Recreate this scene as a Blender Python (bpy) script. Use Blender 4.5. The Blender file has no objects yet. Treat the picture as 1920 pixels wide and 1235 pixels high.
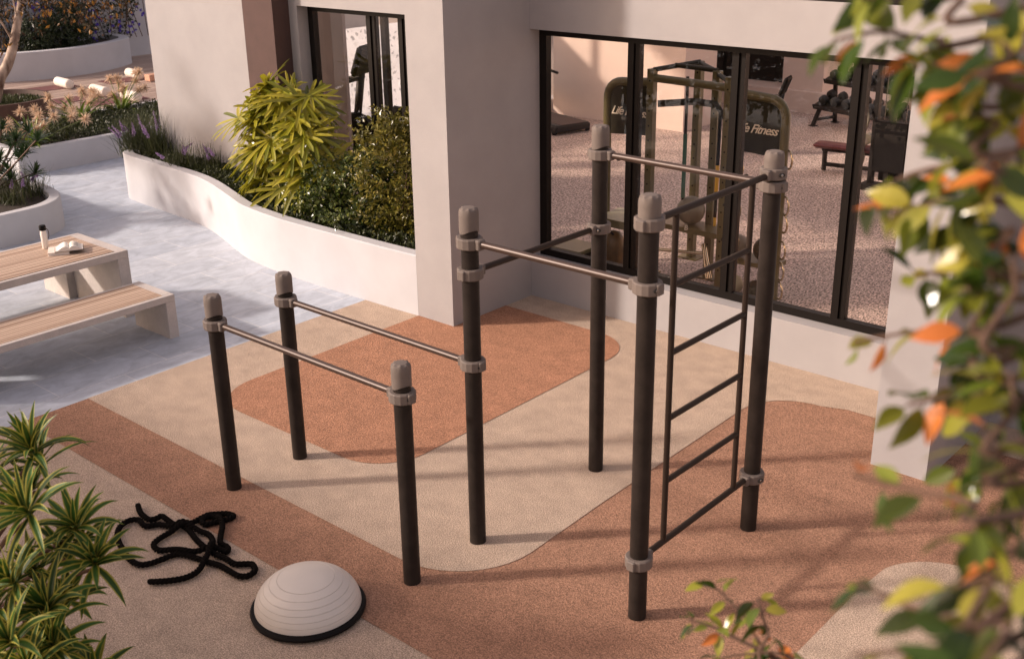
import bpy, math, random
import numpy as np
from mathutils import Vector, Matrix
random.seed(7); rng = np.random.default_rng(11)
S = bpy.context.scene; COL = S.collection
R = math.radians; PI = math.pi
V = lambda *a: np.array(a, float)
def nrm(a):
    a = np.asarray(a, float); return a / (np.linalg.norm(a, axis=-1, keepdims=True) + 1e-12)

# ------------------------------------------------------------------ materials
def mat(name, col, rough=.6, metal=0, var=0, vscale=4, col2=None, bump=0, bscale=80, coat=0, spec=.5, speck=None, spscale=200, spamt=.5, detail=4, coords='Object', stretch=None):
    m = bpy.data.materials.new(name); m.use_nodes = True; nt = m.node_tree; N = nt.nodes; L = nt.links
    b = N['Principled BSDF']; b.inputs['Roughness'].default_value = rough; b.inputs['Metallic'].default_value = metal
    b.inputs['Specular IOR Level'].default_value = spec
    if coat: b.inputs['Coat Weight'].default_value = coat
    tc = N.new('ShaderNodeTexCoord'); src = tc.outputs[coords]
    if stretch:
        mp = N.new('ShaderNodeMapping'); mp.inputs['Scale'].default_value = stretch; L.new(src, mp.inputs[0]); src = mp.outputs[0]
    c4 = (*col, 1); out = None
    if var or col2:
        n = N.new('ShaderNodeTexNoise'); n.inputs['Scale'].default_value = vscale; n.inputs['Detail'].default_value = detail; n.inputs['Roughness'].default_value = .6
        L.new(src, n.inputs['Vector'])
        r = N.new('ShaderNodeValToRGB'); r.color_ramp.elements[0].position = .3; r.color_ramp.elements[1].position = .7
        a = col2 if col2 else tuple(min(1, c * (1 - var)) for c in col); z = col if col2 else tuple(min(1, c * (1 + var)) for c in col)
        r.color_ramp.elements[0].color = (*a, 1); r.color_ramp.elements[1].color = (*z, 1)
        L.new(n.outputs['Fac'], r.inputs['Fac']); out = r.outputs['Color']
    if speck:
        n2 = N.new('ShaderNodeTexNoise'); n2.inputs['Scale'].default_value = spscale; n2.inputs['Detail'].default_value = 3; n2.inputs['Roughness'].default_value = .75
        L.new(src, n2.inputs['Vector'])
        r2 = N.new('ShaderNodeValToRGB'); r2.color_ramp.elements[0].position = .36; r2.color_ramp.elements[1].position = .64
        k = speck; r2.color_ramp.elements[0].color = (1 - k, 1 - k, 1 - k, 1); r2.color_ramp.elements[1].color = (1 + k, 1 + k, 1 + k, 1)
        L.new(n2.outputs['Fac'], r2.inputs['Fac'])
        mx = N.new('ShaderNodeMix'); mx.data_type = 'RGBA'; mx.blend_type = 'MULTIPLY'; mx.inputs['Factor'].default_value = 1
        if out: L.new(out, mx.inputs['A'])
        else: mx.inputs['A'].default_value = c4
        L.new(r2.outputs['Color'], mx.inputs['B']); out = mx.outputs['Result']
    if out: L.new(out, b.inputs['Base Color'])
    else: b.inputs['Base Color'].default_value = c4
    if bump:
        n3 = N.new('ShaderNodeTexNoise'); n3.inputs['Scale'].default_value = bscale; n3.inputs['Detail'].default_value = 4
        L.new(src, n3.inputs['Vector'])
        bp = N.new('ShaderNodeBump'); bp.inputs['Strength'].default_value = bump; bp.inputs['Distance'].default_value = .01
        L.new(n3.outputs['Fac'], bp.inputs['Height']); L.new(bp.outputs['Normal'], b.inputs['Normal'])
    return m

def leafmat(name, cols, rough=.45, trans=.25, stripe=None, spec=.5, const=False):
    """colour differs leaf by leaf (random per island); stripe = (edge colour, width) along the blade UV"""
    m = bpy.data.materials.new(name); m.use_nodes = True; nt = m.node_tree; N = nt.nodes; L = nt.links
    b = N['Principled BSDF']; b.inputs['Roughness'].default_value = rough; b.inputs['Specular IOR Level'].default_value = spec
    g = N.new('ShaderNodeNewGeometry'); r = N.new('ShaderNodeValToRGB')
    while len(r.color_ramp.elements) < len(cols): r.color_ramp.elements.new(.5)
    for i, c in enumerate(cols):
        r.color_ramp.elements[i].position = i / max(1, len(cols) - (0 if const else 1)); r.color_ramp.elements[i].color = (*c, 1)
    if const: r.color_ramp.interpolation = 'CONSTANT'
    L.new(g.outputs['Random Per Island'], r.inputs['Fac']); out = r.outputs['Color']
    if stripe:
        tc = N.new('ShaderNodeTexCoord'); sp = N.new('ShaderNodeSeparateXYZ'); L.new(tc.outputs['UV'], sp.inputs[0])
        s1 = N.new('ShaderNodeMath'); s1.operation = 'SUBTRACT'; L.new(sp.outputs['X'], s1.inputs[0]); s1.inputs[1].default_value = .5
        s2 = N.new('ShaderNodeMath'); s2.operation = 'ABSOLUTE'; L.new(s1.outputs[0], s2.inputs[0])
        rr = N.new('ShaderNodeValToRGB'); rr.color_ramp.elements[0].position = .5 - stripe[1] - .06; rr.color_ramp.elements[1].position = .5 - stripe[1] + .04
        rr.color_ramp.elements[0].color = (0, 0, 0, 1); rr.color_ramp.elements[1].color = (1, 1, 1, 1); L.new(s2.outputs[0], rr.inputs['Fac'])
        mx = N.new('ShaderNodeMix'); mx.data_type = 'RGBA'; L.new(rr.outputs['Color'], mx.inputs['Factor']); L.new(out, mx.inputs['A']); mx.inputs['B'].default_value = (*stripe[0], 1); out = mx.outputs['Result']
    L.new(out, b.inputs['Base Color'])
    if trans:
        t = N.new('ShaderNodeBsdfTranslucent'); L.new(out, t.inputs['Color'])
        ms = N.new('ShaderNodeMixShader'); ms.inputs[0].default_value = trans
        L.new(b.outputs[0], ms.inputs[1]); L.new(t.outputs[0], ms.inputs[2]); L.new(ms.outputs[0], N['Material Output'].inputs['Surface'])
    return m

def glassmat(name, tint=.9):
    m = bpy.data.materials.new(name); m.use_nodes = True; nt = m.node_tree; N = nt.nodes; L = nt.links
    N.remove(N['Principled BSDF']); t = N.new('ShaderNodeBsdfTransparent'); t.inputs[0].default_value = (tint, tint * .97, tint * .94, 1)
    gl = N.new('ShaderNodeBsdfGlossy'); gl.inputs['Roughness'].default_value = .01
    fr = N.new('ShaderNodeFresnel'); fr.inputs[0].default_value = 1.55; ge = N.new('ShaderNodeNewGeometry'); iv = N.new('ShaderNodeMath'); iv.operation = 'SUBTRACT'; iv.inputs[0].default_value = 1; L.new(ge.outputs['Backfacing'], iv.inputs[1])
    ml = N.new('ShaderNodeMath'); ml.operation = 'MULTIPLY'; L.new(fr.outputs[0], ml.inputs[0]); L.new(iv.outputs[0], ml.inputs[1])   # reflect at the outer face only
    ms = N.new('ShaderNodeMixShader'); L.new(ml.outputs[0], ms.inputs[0]); L.new(t.outputs[0], ms.inputs[1]); L.new(gl.outputs[0], ms.inputs[2])
    L.new(ms.outputs[0], N['Material Output'].inputs['Surface']); return m

def tilemat(name):
    m = mat(name, (.6, .6, .64), .55); nt = m.node_tree; N = nt.nodes; L = nt.links; b = N['Principled BSDF']
    tc = N.new('ShaderNodeTexCoord'); mp = N.new('ShaderNodeMapping'); mp.inputs['Rotation'].default_value = (0, 0, R(90)); L.new(tc.outputs['Object'], mp.inputs[0])
    br = N.new('ShaderNodeTexBrick'); br.offset = .42; br.offset_frequency = 2; br.squash = 1.0
    br.inputs['Scale'].default_value = 1; br.inputs['Brick Width'].default_value = 1.15; br.inputs['Row Height'].default_value = .52
    br.inputs['Mortar Size'].default_value = .005; br.inputs['Mortar Smooth'].default_value = .3; br.inputs['Bias'].default_value = 0
    br.inputs['Color1'].default_value = (.43, .475, .545, 1); br.inputs['Color2'].default_value = (.51, .55, .61, 1); br.inputs['Mortar'].default_value = (.68, .68, .68, 1)
    L.new(mp.outputs[0], br.inputs['Vector'])
    n = N.new('ShaderNodeTexNoise'); n.inputs['Scale'].default_value = 5.5; n.inputs['Detail'].default_value = 11; n.inputs['Roughness'].default_value = .68; n.inputs['Distortion'].default_value = .6
    m2 = N.new('ShaderNodeMapping'); m2.inputs['Scale'].default_value = (1, .62, 1); L.new(tc.outputs['Object'], m2.inputs[0]); L.new(m2.outputs[0], n.inputs['Vector'])
    r = N.new('ShaderNodeValToRGB'); r.color_ramp.elements[0].position = .32; r.color_ramp.elements[1].position = .66
    r.color_ramp.elements[0].color = (.72, .73, .74, 1); r.color_ramp.elements[1].color = (1.10, 1.10, 1.10, 1); L.new(n.outputs['Fac'], r.inputs['Fac'])
    mx = N.new('ShaderNodeMix'); mx.data_type = 'RGBA'; mx.blend_type = 'MULTIPLY'; mx.inputs['Factor'].default_value = 1
    L.new(br.outputs['Color'], mx.inputs['A']); L.new(r.outputs['Color'], mx.inputs['B']); L.new(mx.outputs['Result'], b.inputs['Base Color'])
    bp = N.new('ShaderNodeBump'); bp.inputs['Strength'].default_value = .25; bp.inputs['Distance'].default_value = .004
    L.new(r.outputs['Color'], bp.inputs['Height']); L.new(bp.outputs['Normal'], b.inputs['Normal']); return m

def slatmat(name, c1, c2, axis, pitch, gap):
    """wood strips with dark grooves; axis = coordinate that crosses the strips"""
    m = mat(name, c1, .6); nt = m.node_tree; N = nt.nodes; L = nt.links; b = N['Principled BSDF']
    tc = N.new('ShaderNodeTexCoord'); sp = N.new('ShaderNodeSeparateXYZ'); L.new(tc.outputs['Object'], sp.inputs[0])
    d = N.new('ShaderNodeMath'); d.operation = 'DIVIDE'; L.new(sp.outputs[axis], d.inputs[0]); d.inputs[1].default_value = pitch
    fl = N.new('ShaderNodeMath'); fl.operation = 'FLOOR'; L.new(d.outputs[0], fl.inputs[0])
    wn = N.new('ShaderNodeTexWhiteNoise'); wn.noise_dimensions = '1D'; L.new(fl.outputs[0], wn.inputs['W'])
    r = N.new('ShaderNodeValToRGB'); r.color_ramp.elements[0].color = (*c1, 1); r.color_ramp.elements[1].color = (*c2, 1); L.new(wn.outputs['Value'], r.inputs['Fac'])
    n = N.new('ShaderNodeTexNoise'); n.inputs['Scale'].default_value = 6; n.inputs['Detail'].default_value = 6
    mp = N.new('ShaderNodeMapping'); mp.inputs['Scale'].default_value = (10, .7, 1) if axis == 'X' else (.7, 10, 1); L.new(tc.outputs['Object'], mp.inputs[0]); L.new(mp.outputs[0], n.inputs['Vector'])
    r2 = N.new('ShaderNodeValToRGB'); r2.color_ramp.elements[0].color = (.72, .7, .68, 1); r2.color_ramp.elements[1].color = (1.15, 1.15, 1.15, 1); L.new(n.outputs['Fac'], r2.inputs['Fac'])
    mx = N.new('ShaderNodeMix'); mx.data_type = 'RGBA'; mx.blend_type = 'MULTIPLY'; mx.inputs['Factor'].default_value = 1; L.new(r.outputs['Color'], mx.inputs['A']); L.new(r2.outputs['Color'], mx.inputs['B'])
    fr = N.new('ShaderNodeMath'); fr.operation = 'FRACT'; L.new(d.outputs[0], fr.inputs[0])
    lt = N.new('ShaderNodeMath'); lt.operation = 'LESS_THAN'; L.new(fr.outputs[0], lt.inputs[0]); lt.inputs[1].default_value = gap
    m2 = N.new('ShaderNodeMix'); m2.data_type = 'RGBA'; L.new(lt.outputs[0], m2.inputs['Factor']); L.new(mx.outputs['Result'], m2.inputs['A']); m2.inputs['B'].default_value = (.06, .045, .035, 1)
    L.new(m2.outputs['Result'], b.inputs['Base Color']); return m

M = {}
M['stucco'] = mat('stucco', (.345, .325, .322), .85, var=.05, vscale=2.2, bump=.35, bscale=240, speck=.05, spscale=330)
M['stucco_smooth'] = mat('planter_render', (.485, .485, .505), .8, var=.06, vscale=1.6, bump=.12, bscale=60)
M['brown_render'] = mat('brown_render', (.080, .044, .037), .85, var=.08, vscale=5, bump=.4, bscale=200, speck=.1, spscale=260)
M['frame'] = mat('window_frame_metal', (.008, .006, .005), .45, 0, spec=.18)
M['glass'] = glassmat('clear_glass', .98)
M['joint'] = mat('joint_dark', (.35, .32, .3), .9)
def rubber(n, c): return mat(n, c, .92, var=.13, vscale=4.5, speck=.55, spscale=105, bump=1, bscale=120, spec=.2, detail=12, stretch=(1.0, 1.25, 1))
M['beige'] = rubber('rubber_beige', (.47, .36, .275)); M['terra'] = rubber('rubber_terracotta', (.385, .195, .118)); M['brown'] = rubber('rubber_brown', (.34, .188, .122))
M['tile'] = tilemat('limestone_paving')
M['soil'] = mat('soil', (.035, .025, .018), .95, var=.4, vscale=25, bump=1, bscale=40)
M['ground'] = mat('ground_grey', (.32, .29, .27), .9, var=.1)
M['deck'] = slatmat('deck_wood', (.33, .24, .20), (.46, .36, .30), 'X', .285, .01)
M['slat'] = slatmat('bench_wood', (.36, .24, .165), (.60, .45, .34), 'X', .045, .14)
M['concrete'] = mat('bench_concrete', (.50, .455, .425), .8, var=.09, vscale=6, bump=.2, bscale=90, speck=.1, spscale=120)
M['gymfloor'] = mat('gym_floor', (.45, .355, .31), .8, speck=.98, spscale=24, var=.06, vscale=2, stretch=(2.2, 1, 1))
M['post'] = mat('post_paint', (.025, .019, .016), .45, 0, var=.25, vscale=9, spec=.14, bump=.05, bscale=300)
M['bar'] = mat('bar_steel', (.060, .037, .028), .40, .25, var=.1, vscale=12)
M['ladder'] = mat('ladder_paint', (.030, .020, .015), .45, 0, spec=.15)
M['clamp'] = mat('clamp_plastic', (.15, .122, .106), .6, spec=.25, var=.06, vscale=20, bump=.1, bscale=200)
M['bolt'] = mat('bolt_steel', (.35, .34, .33), .25, 1)
M['recess'] = mat('bolt_recess', (.02, .017, .015), .7)
M['rope'] = mat('rope_fibre', (.010, .008, .007), .95, spec=.05, bump=1, bscale=350, var=.3, vscale=60)
M['dome'] = mat('dome_rubber', (.62, .57, .515), .42, var=.03, vscale=5, bump=.04, bscale=50)
M['black'] = mat('black_rubber', (.006, .005, .005), .55, spec=.12)
M['darkmetal'] = mat('dark_gym_metal', (.016, .013, .012), .45, 0, spec=.25)
M['olive'] = mat('olive_frame', (.12, .105, .048), .3, 0, spec=.4, var=.08, vscale=6)
M['olivedark'] = mat('olive_panel', (.022, .020, .011), .45, spec=.2)
M['olivelight'] = mat('olive_shelf', (.36, .34, .24), .5)
M['chrome'] = mat('chrome', (.62, .52, .36), .15, 1)
M['letters'] = mat('lettering_white', (.75, .7, .58), .6)
M['ballgrey'] = mat('ball_rubber', (.16, .14, .10), .45, var=.12, vscale=8)
M['redpad'] = mat('red_upholstery', (.12, .03, .03), .4)
M['gymwall'] = mat('gym_wall_paint', (.72, .60, .53), .85, var=.02)
M['greywall'] = mat('grey_wall_paint', (.34, .285, .26), .85, var=.03)
M['greenstrap'] = mat('green_strap', (.03, .11, .07), .7); M['yellowstrap'] = mat('yellow_strap', (.75, .45, .06), .6)
M['bolster'] = mat('bolster_cloth', (.74, .66, .58), .9, var=.05, vscale=10, bump=.2, bscale=90)
M['mat'] = mat('yoga_mat', (.13, .045, .045), .8, var=.08, vscale=8); M['block'] = mat('cork_block', (.55, .30, .20), .8, speck=.2, spscale=90)
M['corten'] = mat('corten_steel', (.085, .042, .028), .7, col2=(.05, .025, .018), vscale=4)
M['bottle'] = mat('frosted_bottle', (.80, .74, .68), .35); M['page'] = mat('book_page', (.80, .75, .68), .8, var=.03, vscale=30); M['print'] = mat('page_picture', (.42, .37, .31), .8, col2=(.75, .7, .63), vscale=30)
M['cover'] = mat('book_cover', (.10, .07, .055), .6)
M['bark'] = mat('tree_bark', (.58, .45, .35), .8, col2=(.10, .05, .03), vscale=6, bump=.6, bscale=30, stretch=(1, 1, .35))  # pale and dark patches imitate the trunk's sunlit and shaded sides
M['stem'] = mat('plant_stem', (.10, .055, .035), .8); M['greenstem'] = mat('green_stem', (.12, .14, .04), .7)
M['palm'] = leafmat('palm_leaf', [(.10, .12, .008), (.26, .26, .018), (.42, .36, .035), (.17, .17, .012)], .3, .3)
M['hedge'] = leafmat('hedge_leaf', [(.02, .035, .008), (.07, .095, .018), (.035, .055, .012), (.17, .19, .04)], .25, .15)
M['tallshrub'] = leafmat('tall_shrub_leaf', [(.045, .048, .008), (.20, .18, .025), (.09, .088, .014), (.34, .28, .055)], .3, .2)
M['dark'] = leafmat('dark_hedge_leaf', [(.012, .022, .007), (.035, .05, .014), (.02, .032, .01)], .45, .1)
M['cover_leaf'] = leafmat('groundcover_leaf', [(.015, .024, .006), (.05, .06, .012), (.025, .034, .008)], .5, .12)
M['grass'] = leafmat('grass_blade', [(.03, .042, .014), (.075, .085, .026), (.045, .055, .02)], .5, .18)
M['purple'] = leafmat('purple_floret', [(.45, .30, .56), (.62, .46, .70), (.34, .20, .45)], .7, .3)
M['blue'] = leafmat('blue_flower', [(.06, .03, .38), (.12, .07, .55), (.04, .02, .26)], .7, .15)
M['strap'] = leafmat('strap_leaf', [(.05, .10, .012), (.14, .20, .02), (.09, .15, .02), (.26, .28, .03)], .35, .25)
M['peach'] = leafmat('peach_petal', [(.62, .44, .30), (.76, .58, .42), (.50, .38, .27)], .7, .3)
M['striped'] = leafmat('striped_leaf', [(.024, .05, .008), (.04, .09, .012), (.05, .13, .02), (.028, .06, .012)], .48, .2, ((.33, .30, .05), .18), .3)
M['rosette'] = leafmat('rosette_leaf', [(.018, .04, .012), (.04, .075, .02), (.025, .05, .016)], .4, .2)
M['autumn'] = leafmat('autumn_leaf', [(.04, .022, .008), (.07, .035, .01), (.03, .025, .008), (.20, .085, .012), (.045, .03, .01), (.06, .028, .008), (.36, .18, .03), (.03, .018, .006)], .5, .3, const=True)
M['fore'] = leafmat('branch_leaf', [(.03, .042, .008), (.06, .08, .012), (.04, .055, .01), (.15, .16, .02), (.04, .075, .01), (.30, .31, .035), (.025, .05, .008), (.08, .11, .014), (.38, .34, .05), (.05, .09, .012), (.20, .24, .03), (.16, .20, .025), (.03, .055, .008), (.22, .25, .03), (.60, .20, .05), (.06, .09, .012), (.42, .38, .06), (.10, .14, .018), (.28, .28, .04), (.55, .17, .04)], .2, .40, const=True)
M['offhedge'] = leafmat('unseen_leaf', [(.03, .05, .01), (.06, .08, .02)], .5, .2)

# ------------------------------------------------------------------ mesh builder
class MB:
    def __init__(s): s.v = []; s.f = []; s.uv = []; s.n = 0
    def add(s, vs, fs, uvs=None):
        vs = np.asarray(vs, float).reshape(-1, 3); s.v.append(vs)
        for k, f in enumerate(fs):
            s.f.append(tuple(int(i) + s.n for i in f)); s.uv.append(uvs[k] if uvs else None)
        s.n += len(vs); return s
    def box(s, lo, hi, m=None, ch=0):
        x0, y0, z0 = lo; x1, y1, z1 = hi
        if ch:
            c = ch; P = []; 
            for (z, i) in ((z0, c), (z0 + c, 0), (z1 - c, 0), (z1, c)):
                j = 0 if i == 0 else i
                P += [(x0 + j, y0 + j, z), (x1 - j, y0 + j, z), (x1 - j, y1 - j, z), (x0 + j, y1 - j, z)]
            # vertical edges chamfered as an octagon ring
            P = []
            for (z, i) in ((z0, c), (z0 + c, 0), (z1 - c, 0), (z1, c)):
                a = c + i
                P += [(x0 + a, y0 + i, z), (x1 - a, y0 + i, z), (x1 - i, y0 + a, z), (x1 - i, y1 - a, z), (x1 - a, y1 - i, z), (x0 + a, y1 - i, z), (x0 + i, y1 - a, z), (x0 + i, y0 + a, z)]
            F = [tuple(range(7, -1, -1)), tuple(range(24, 32))]
            for r_ in range(3):
                for k in range(8): F.append((r_ * 8 + k, r_ * 8 + (k + 1) % 8, r_ * 8 + 8 + (k + 1) % 8, r_ * 8 + 8 + k))
        else:
            P = [(x0, y0, z0), (x1, y0, z0), (x1, y1, z0), (x0, y1, z0), (x0, y0, z1), (x1, y0, z1), (x1, y1, z1), (x0, y1, z1)]
            F = [(3, 2, 1, 0), (4, 5, 6, 7), (0, 1, 5, 4), (1, 2, 6, 5), (2, 3, 7, 6), (3, 0, 4, 7)]
        P = np.array(P, float)
        if m is not None: P = P @ np.array(m)[:3, :3].T + np.array(m)[:3, 3]
        return s.add(P, F)
    def prism(s, poly, z0, z1):
        n = len(poly); P = [(x, y, z0) for x, y in poly] + [(x, y, z1) for x, y in poly]
        F = [tuple(range(n - 1, -1, -1)), tuple(range(n, 2 * n))] + [(i, (i + 1) % n, n + (i + 1) % n, n + i) for i in range(n)]
        return s.add(P, F)
    def sheet(s, poly, z):
        return s.add([(x, y, z) for x, y in poly], [tuple(range(len(poly)))])
    def tube(s, path, r, n=10, cap=True):
        P = np.asarray(path, float); k = len(P); rr = np.full(k, r) if np.isscalar(r) else np.asarray(r, float)
        T = np.gradient(P, axis=0) if k > 2 else np.repeat((P[1] - P[0])[None], 2, 0)
        T = nrm(T); up = V(0, 0, 1) if abs(T[0][2]) < .9 else V(1, 0, 0)
        a = nrm(np.cross(T[0], up)); vs = []
        for i in range(k):
            a = nrm(a - T[i] * np.dot(a, T[i])); b = np.cross(T[i], a)
            t = np.arange(n) * 2 * PI / n
            vs.append(P[i] + rr[i] * (np.cos(t)[:, None] * a + np.sin(t)[:, None] * b))
        F = [(i * n + j, i * n + (j + 1) % n, (i + 1) * n + (j + 1) % n, (i + 1) * n + j) for i in range(k - 1) for j in range(n)]
        if cap: F += [tuple(range(n - 1, -1, -1)), tuple(range((k - 1) * n, k * n))]
        return s.add(np.concatenate(vs), F)
    def lathe(s, prof, n=32, c=(0, 0, 0), m=None, wave=None):
        vs = []
        for i, (r, z) in enumerate(prof):
            for j in range(n):
                t = 2 * PI * j / n; zz = z + (wave[i](t) if wave and wave[i] else 0)
                vs.append((c[0] + r * math.cos(t), c[1] + r * math.sin(t), c[2] + zz))
        k = len(prof); F = [(i * n + j, i * n + (j + 1) % n, (i + 1) * n + (j + 1) % n, (i + 1) * n + j) for i in range(k - 1) for j in range(n)]
        F += [tuple(range(n - 1, -1, -1)), tuple(range((k - 1) * n, k * n))]
        vs = np.array(vs)
        if m is not None: vs = vs @ np.array(m)[:3, :3].T + np.array(m)[:3, 3]
        return s.add(vs, F)
    def blade(s, p, d, side, L, W, g=.3, n=5, prof=None, fold=.0, g_dir=(0, 0, -1)):
        p = np.array(p, float); d = nrm(d); side = nrm(side - d * np.dot(side, d)); vs = []; gd = V(*g_dir); st = L / n; uvr = []
        for i in range(n + 1):
            t = i / n; w = W * (prof(t) if prof else math.sin(PI * min(1, .12 + .88 * t) ** .8) if t < 1 else 0)
            w = max(w, W * .03); nn = np.cross(d, side)
            if nn[2] < 0: nn = -nn
            if fold: vs += [p - side * w / 2 + nn * fold * w, p, p + side * w / 2 + nn * fold * w]
            else: vs += [p - side * w / 2, p + side * w / 2]
            p = p + d * st; d = nrm(d + gd * g * (t + .25) / n * 2.2); side = nrm(side - d * np.dot(side, d))
        c = 3 if fold else 2; F = []; U = []
        for i in range(n):
            for k in range(c - 1):
                F.append((i * c + k, i * c + k + 1, (i + 1) * c + k + 1, (i + 1) * c + k))
                u0, u1 = k / (c - 1), (k + 1) / (c - 1); U.append([(u0, i / n), (u1, i / n), (u1, (i + 1) / n), (u0, (i + 1) / n)])
        return s.add(vs, F, U)
    def build(s, name, m, parent=None, smooth=False, sharp=None, loc=None):
        me = bpy.data.meshes.new(name); vs = np.concatenate(s.v) if s.v else np.zeros((0, 3))
        o = None
        if loc is not None: vs = vs - np.array(loc)
        me.from_pydata(vs.tolist(), [], s.f)
        if any(u is not None for u in s.uv):
            ul = me.uv_layers.new(name='UVMap'); k = 0; flat = []
            for f, u in zip(s.f, s.uv): flat += u if u else [(0, 0)] * len(f)
            ul.data.foreach_set('uv', np.array(flat, float).ravel())
        me.materials.append(m)
        if smooth:
            me.polygons.foreach_set('use_smooth', [True] * len(me.polygons))
            if sharp: me.set_sharp_from_angle(angle=R(sharp))
        me.update(); o = bpy.data.objects.new(name, me); COL.objects.link(o)
        if loc is not None: o.location = loc
        if parent: o.parent = parent
        return o

def tag(o, label=None, cat=None, group=None, kind=None):
    if label: o['label'] = label
    if cat: o['category'] = cat
    if group: o['group'] = group
    if kind: o['kind'] = kind
    return o
def thing(name, label, cat, loc=(0, 0, 0), group=None, rz=0):
    o = bpy.data.objects.new(name, None); COL.objects.link(o); o.location = loc; o.rotation_euler.z = rz; o.empty_display_size = .2
    return tag(o, label, cat, group)
def part(name, mb, m, root, smooth=False, sharp=None):
    """mesh given in world coordinates becomes a child of root (root not rotated)"""
    off = np.array(root.location, float); p = root.parent
    while p: off += np.array(p.location, float); p = p.parent
    if mb.v: mb.v = [v - off for v in mb.v]
    return mb.build(name, m, root, smooth, sharp)
def copy_tree(o, parent=None):
    c = o.copy(); COL.objects.link(c); c.parent = parent
    for ch in list(o.children): copy_tree(ch, c)
    return c
def smoothpath(P, k=8, closed=False):
    P = np.array(P, float); n = len(P); out = []
    for i in range(n if closed else n - 1):
        g = (lambda j: P[j % n]) if closed else (lambda j: P[min(max(j, 0), n - 1)])
        a, b, c, d = g(i - 1), g(i), g(i + 1), g(i + 2)
        for t in np.arange(k) / k:
            out.append(.5 * ((2 * b) + (-a + c) * t + (2 * a - 5 * b + 4 * c - d) * t * t + (-a + 3 * b - 3 * c + d) * t ** 3))
    if not closed: out.append(P[-1])
    return np.array(out)
def arc(cx, cy, r, a0, a1, n=10): return [(cx + r * math.cos(R(a0 + (a1 - a0) * i / n)), cy + r * math.sin(R(a0 + (a1 - a0) * i / n))) for i in range(n + 1)]
def wall_path(mb, path, th, h, z0=0, ch=.012):
    """wall along a plan polyline; path = outer face, thickness to its left"""
    P = np.array(path, float); T = nrm(np.gradient(P, axis=0)); Nn = np.stack([-T[:, 1], T[:, 0]], 1); Q = P + Nn * th
    ring = [(P, 0, z0), (P, 0, h - ch), (P, ch, h), (Q, -ch, h), (Q, 0, h - ch), (Q, 0, z0)]
    k = len(P); vs = []
    for B, off, z in ring: vs += [(*(B[i] + Nn[i] * off), z) for i in range(k)]
    F = [(r_ * k + i, r_ * k + i + 1, (r_ + 1) * k + i + 1, (r_ + 1) * k + i) for r_ in range(5) for i in range(k - 1)]
    F += [tuple(r_ * k for r_ in range(6)), tuple(r_ * k + k - 1 for r_ in range(5, -1, -1))]
    mb.add(vs, F); return Q

# vectorised leaves: folded rhombus (4 verts, 2 triangles)
def leaves(mb, P, D, size, asp=.28, fold=.15):
    P = np.asarray(P, float); D = nrm(D); n = len(P); s = (np.full(n, size) if np.isscalar(size) else size)[:, None]
    side = nrm(np.cross(D, rng.normal(size=(n, 3)))); nn = np.cross(side, D)
    v = np.empty((n, 4, 3)); v[:, 0] = P; v[:, 1] = P + D * s * .45 + side * s * asp + nn * s * fold; v[:, 2] = P + D * s; v[:, 3] = P + D * s * .45 - side * s * asp + nn * s * fold
    i = np.arange(n) * 4; F = np.concatenate([np.stack([i, i + 1, i + 2], 1), np.stack([i, i + 2, i + 3], 1)])
    return mb.add(v.reshape(-1, 3), F.tolist())
# broad leaf with midrib, drooping tip
def broad(mb, p, d, nn, L, W, droop=.3, fold=.25):
    d = nrm(d); side = nrm(np.cross(nn, d)); up = np.cross(d, side); vs = []
    for t, w in ((0, .05), (.12, .55), (.32, .95), (.52, 1), (.75, .66), (.9, .28), (1, .02)):
        c = p + d * L * t - up * droop * L * t * t
        vs += [c - side * W * w / 2 + up * fold * W * w / 2, c, c + side * W * w / 2 + up * fold * W * w / 2]
    F = []
    for i in range(6): F += [(i * 3, i * 3 + 1, i * 3 + 4, i * 3 + 3), (i * 3 + 1, i * 3 + 2, i * 3 + 5, i * 3 + 4)]
    mb.add(vs, F)
def lumps(n, c, rad, shell=.45, lump=.25, seed=0, zmin=None, flat=0):
    """points and outward directions in a lumpy ellipsoid"""
    g = np.random.default_rng(seed); u = nrm(g.normal(size=(n, 3))); K = nrm(g.normal(size=(14, 3)))
    k = 1 - lump + lump * 2 * np.max(np.clip(u @ K.T, 0, 1) ** 6, 1)
    r = k * (1 - shell * g.random(n) ** 1.6); P = np.array(c) + u * r[:, None] * np.array(rad)
    D = nrm(u / np.array(rad) + g.normal(size=(n, 3)) * .6 + V(0, 0, .35))
    if zmin is not None: q = P[:, 2] > zmin; P, D = P[q], D[q]
    return P, D

# ------------------------------------------------------------------ camera, light
cam = bpy.data.cameras.new('Camera'); co = bpy.data.objects.new('Camera', cam); COL.objects.link(co); S.camera = co
C0 = V(4.80909, -5.04622, 4.33827); yaw, pit, rol = -.7232419, .3726141, -.0148229
fw = V(math.sin(yaw) * math.cos(pit), math.cos(yaw) * math.cos(pit), -math.sin(pit)); rt = V(math.cos(yaw), -math.sin(yaw), 0); up_ = np.cross(rt, fw)
r2 = rt * math.cos(rol) + up_ * math.sin(rol); u2 = -rt * math.sin(rol) + up_ * math.cos(rol)
mw = np.eye(4); mw[:3, 0] = r2; mw[:3, 1] = u2; mw[:3, 2] = -fw; mw[:3, 3] = C0; co.matrix_world = Matrix(mw.tolist())
cam.sensor_width = 36; cam.lens = 39.6487; cam.clip_start = .05; cam.clip_end = 500
cam.dof.use_dof = True; cam.dof.focus_distance = 10.5; cam.dof.aperture_fstop = 2.9; cam.dof.aperture_blades = 9
def at(u, v, d):
    """point d metres from the lens along a photo direction (used only to set the near branches out)"""
    q = fw + r2 * (u - 960) / 2114.6 - u2 * (v - 617.5) / 2114.6; return C0 + nrm(q) * d

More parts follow.
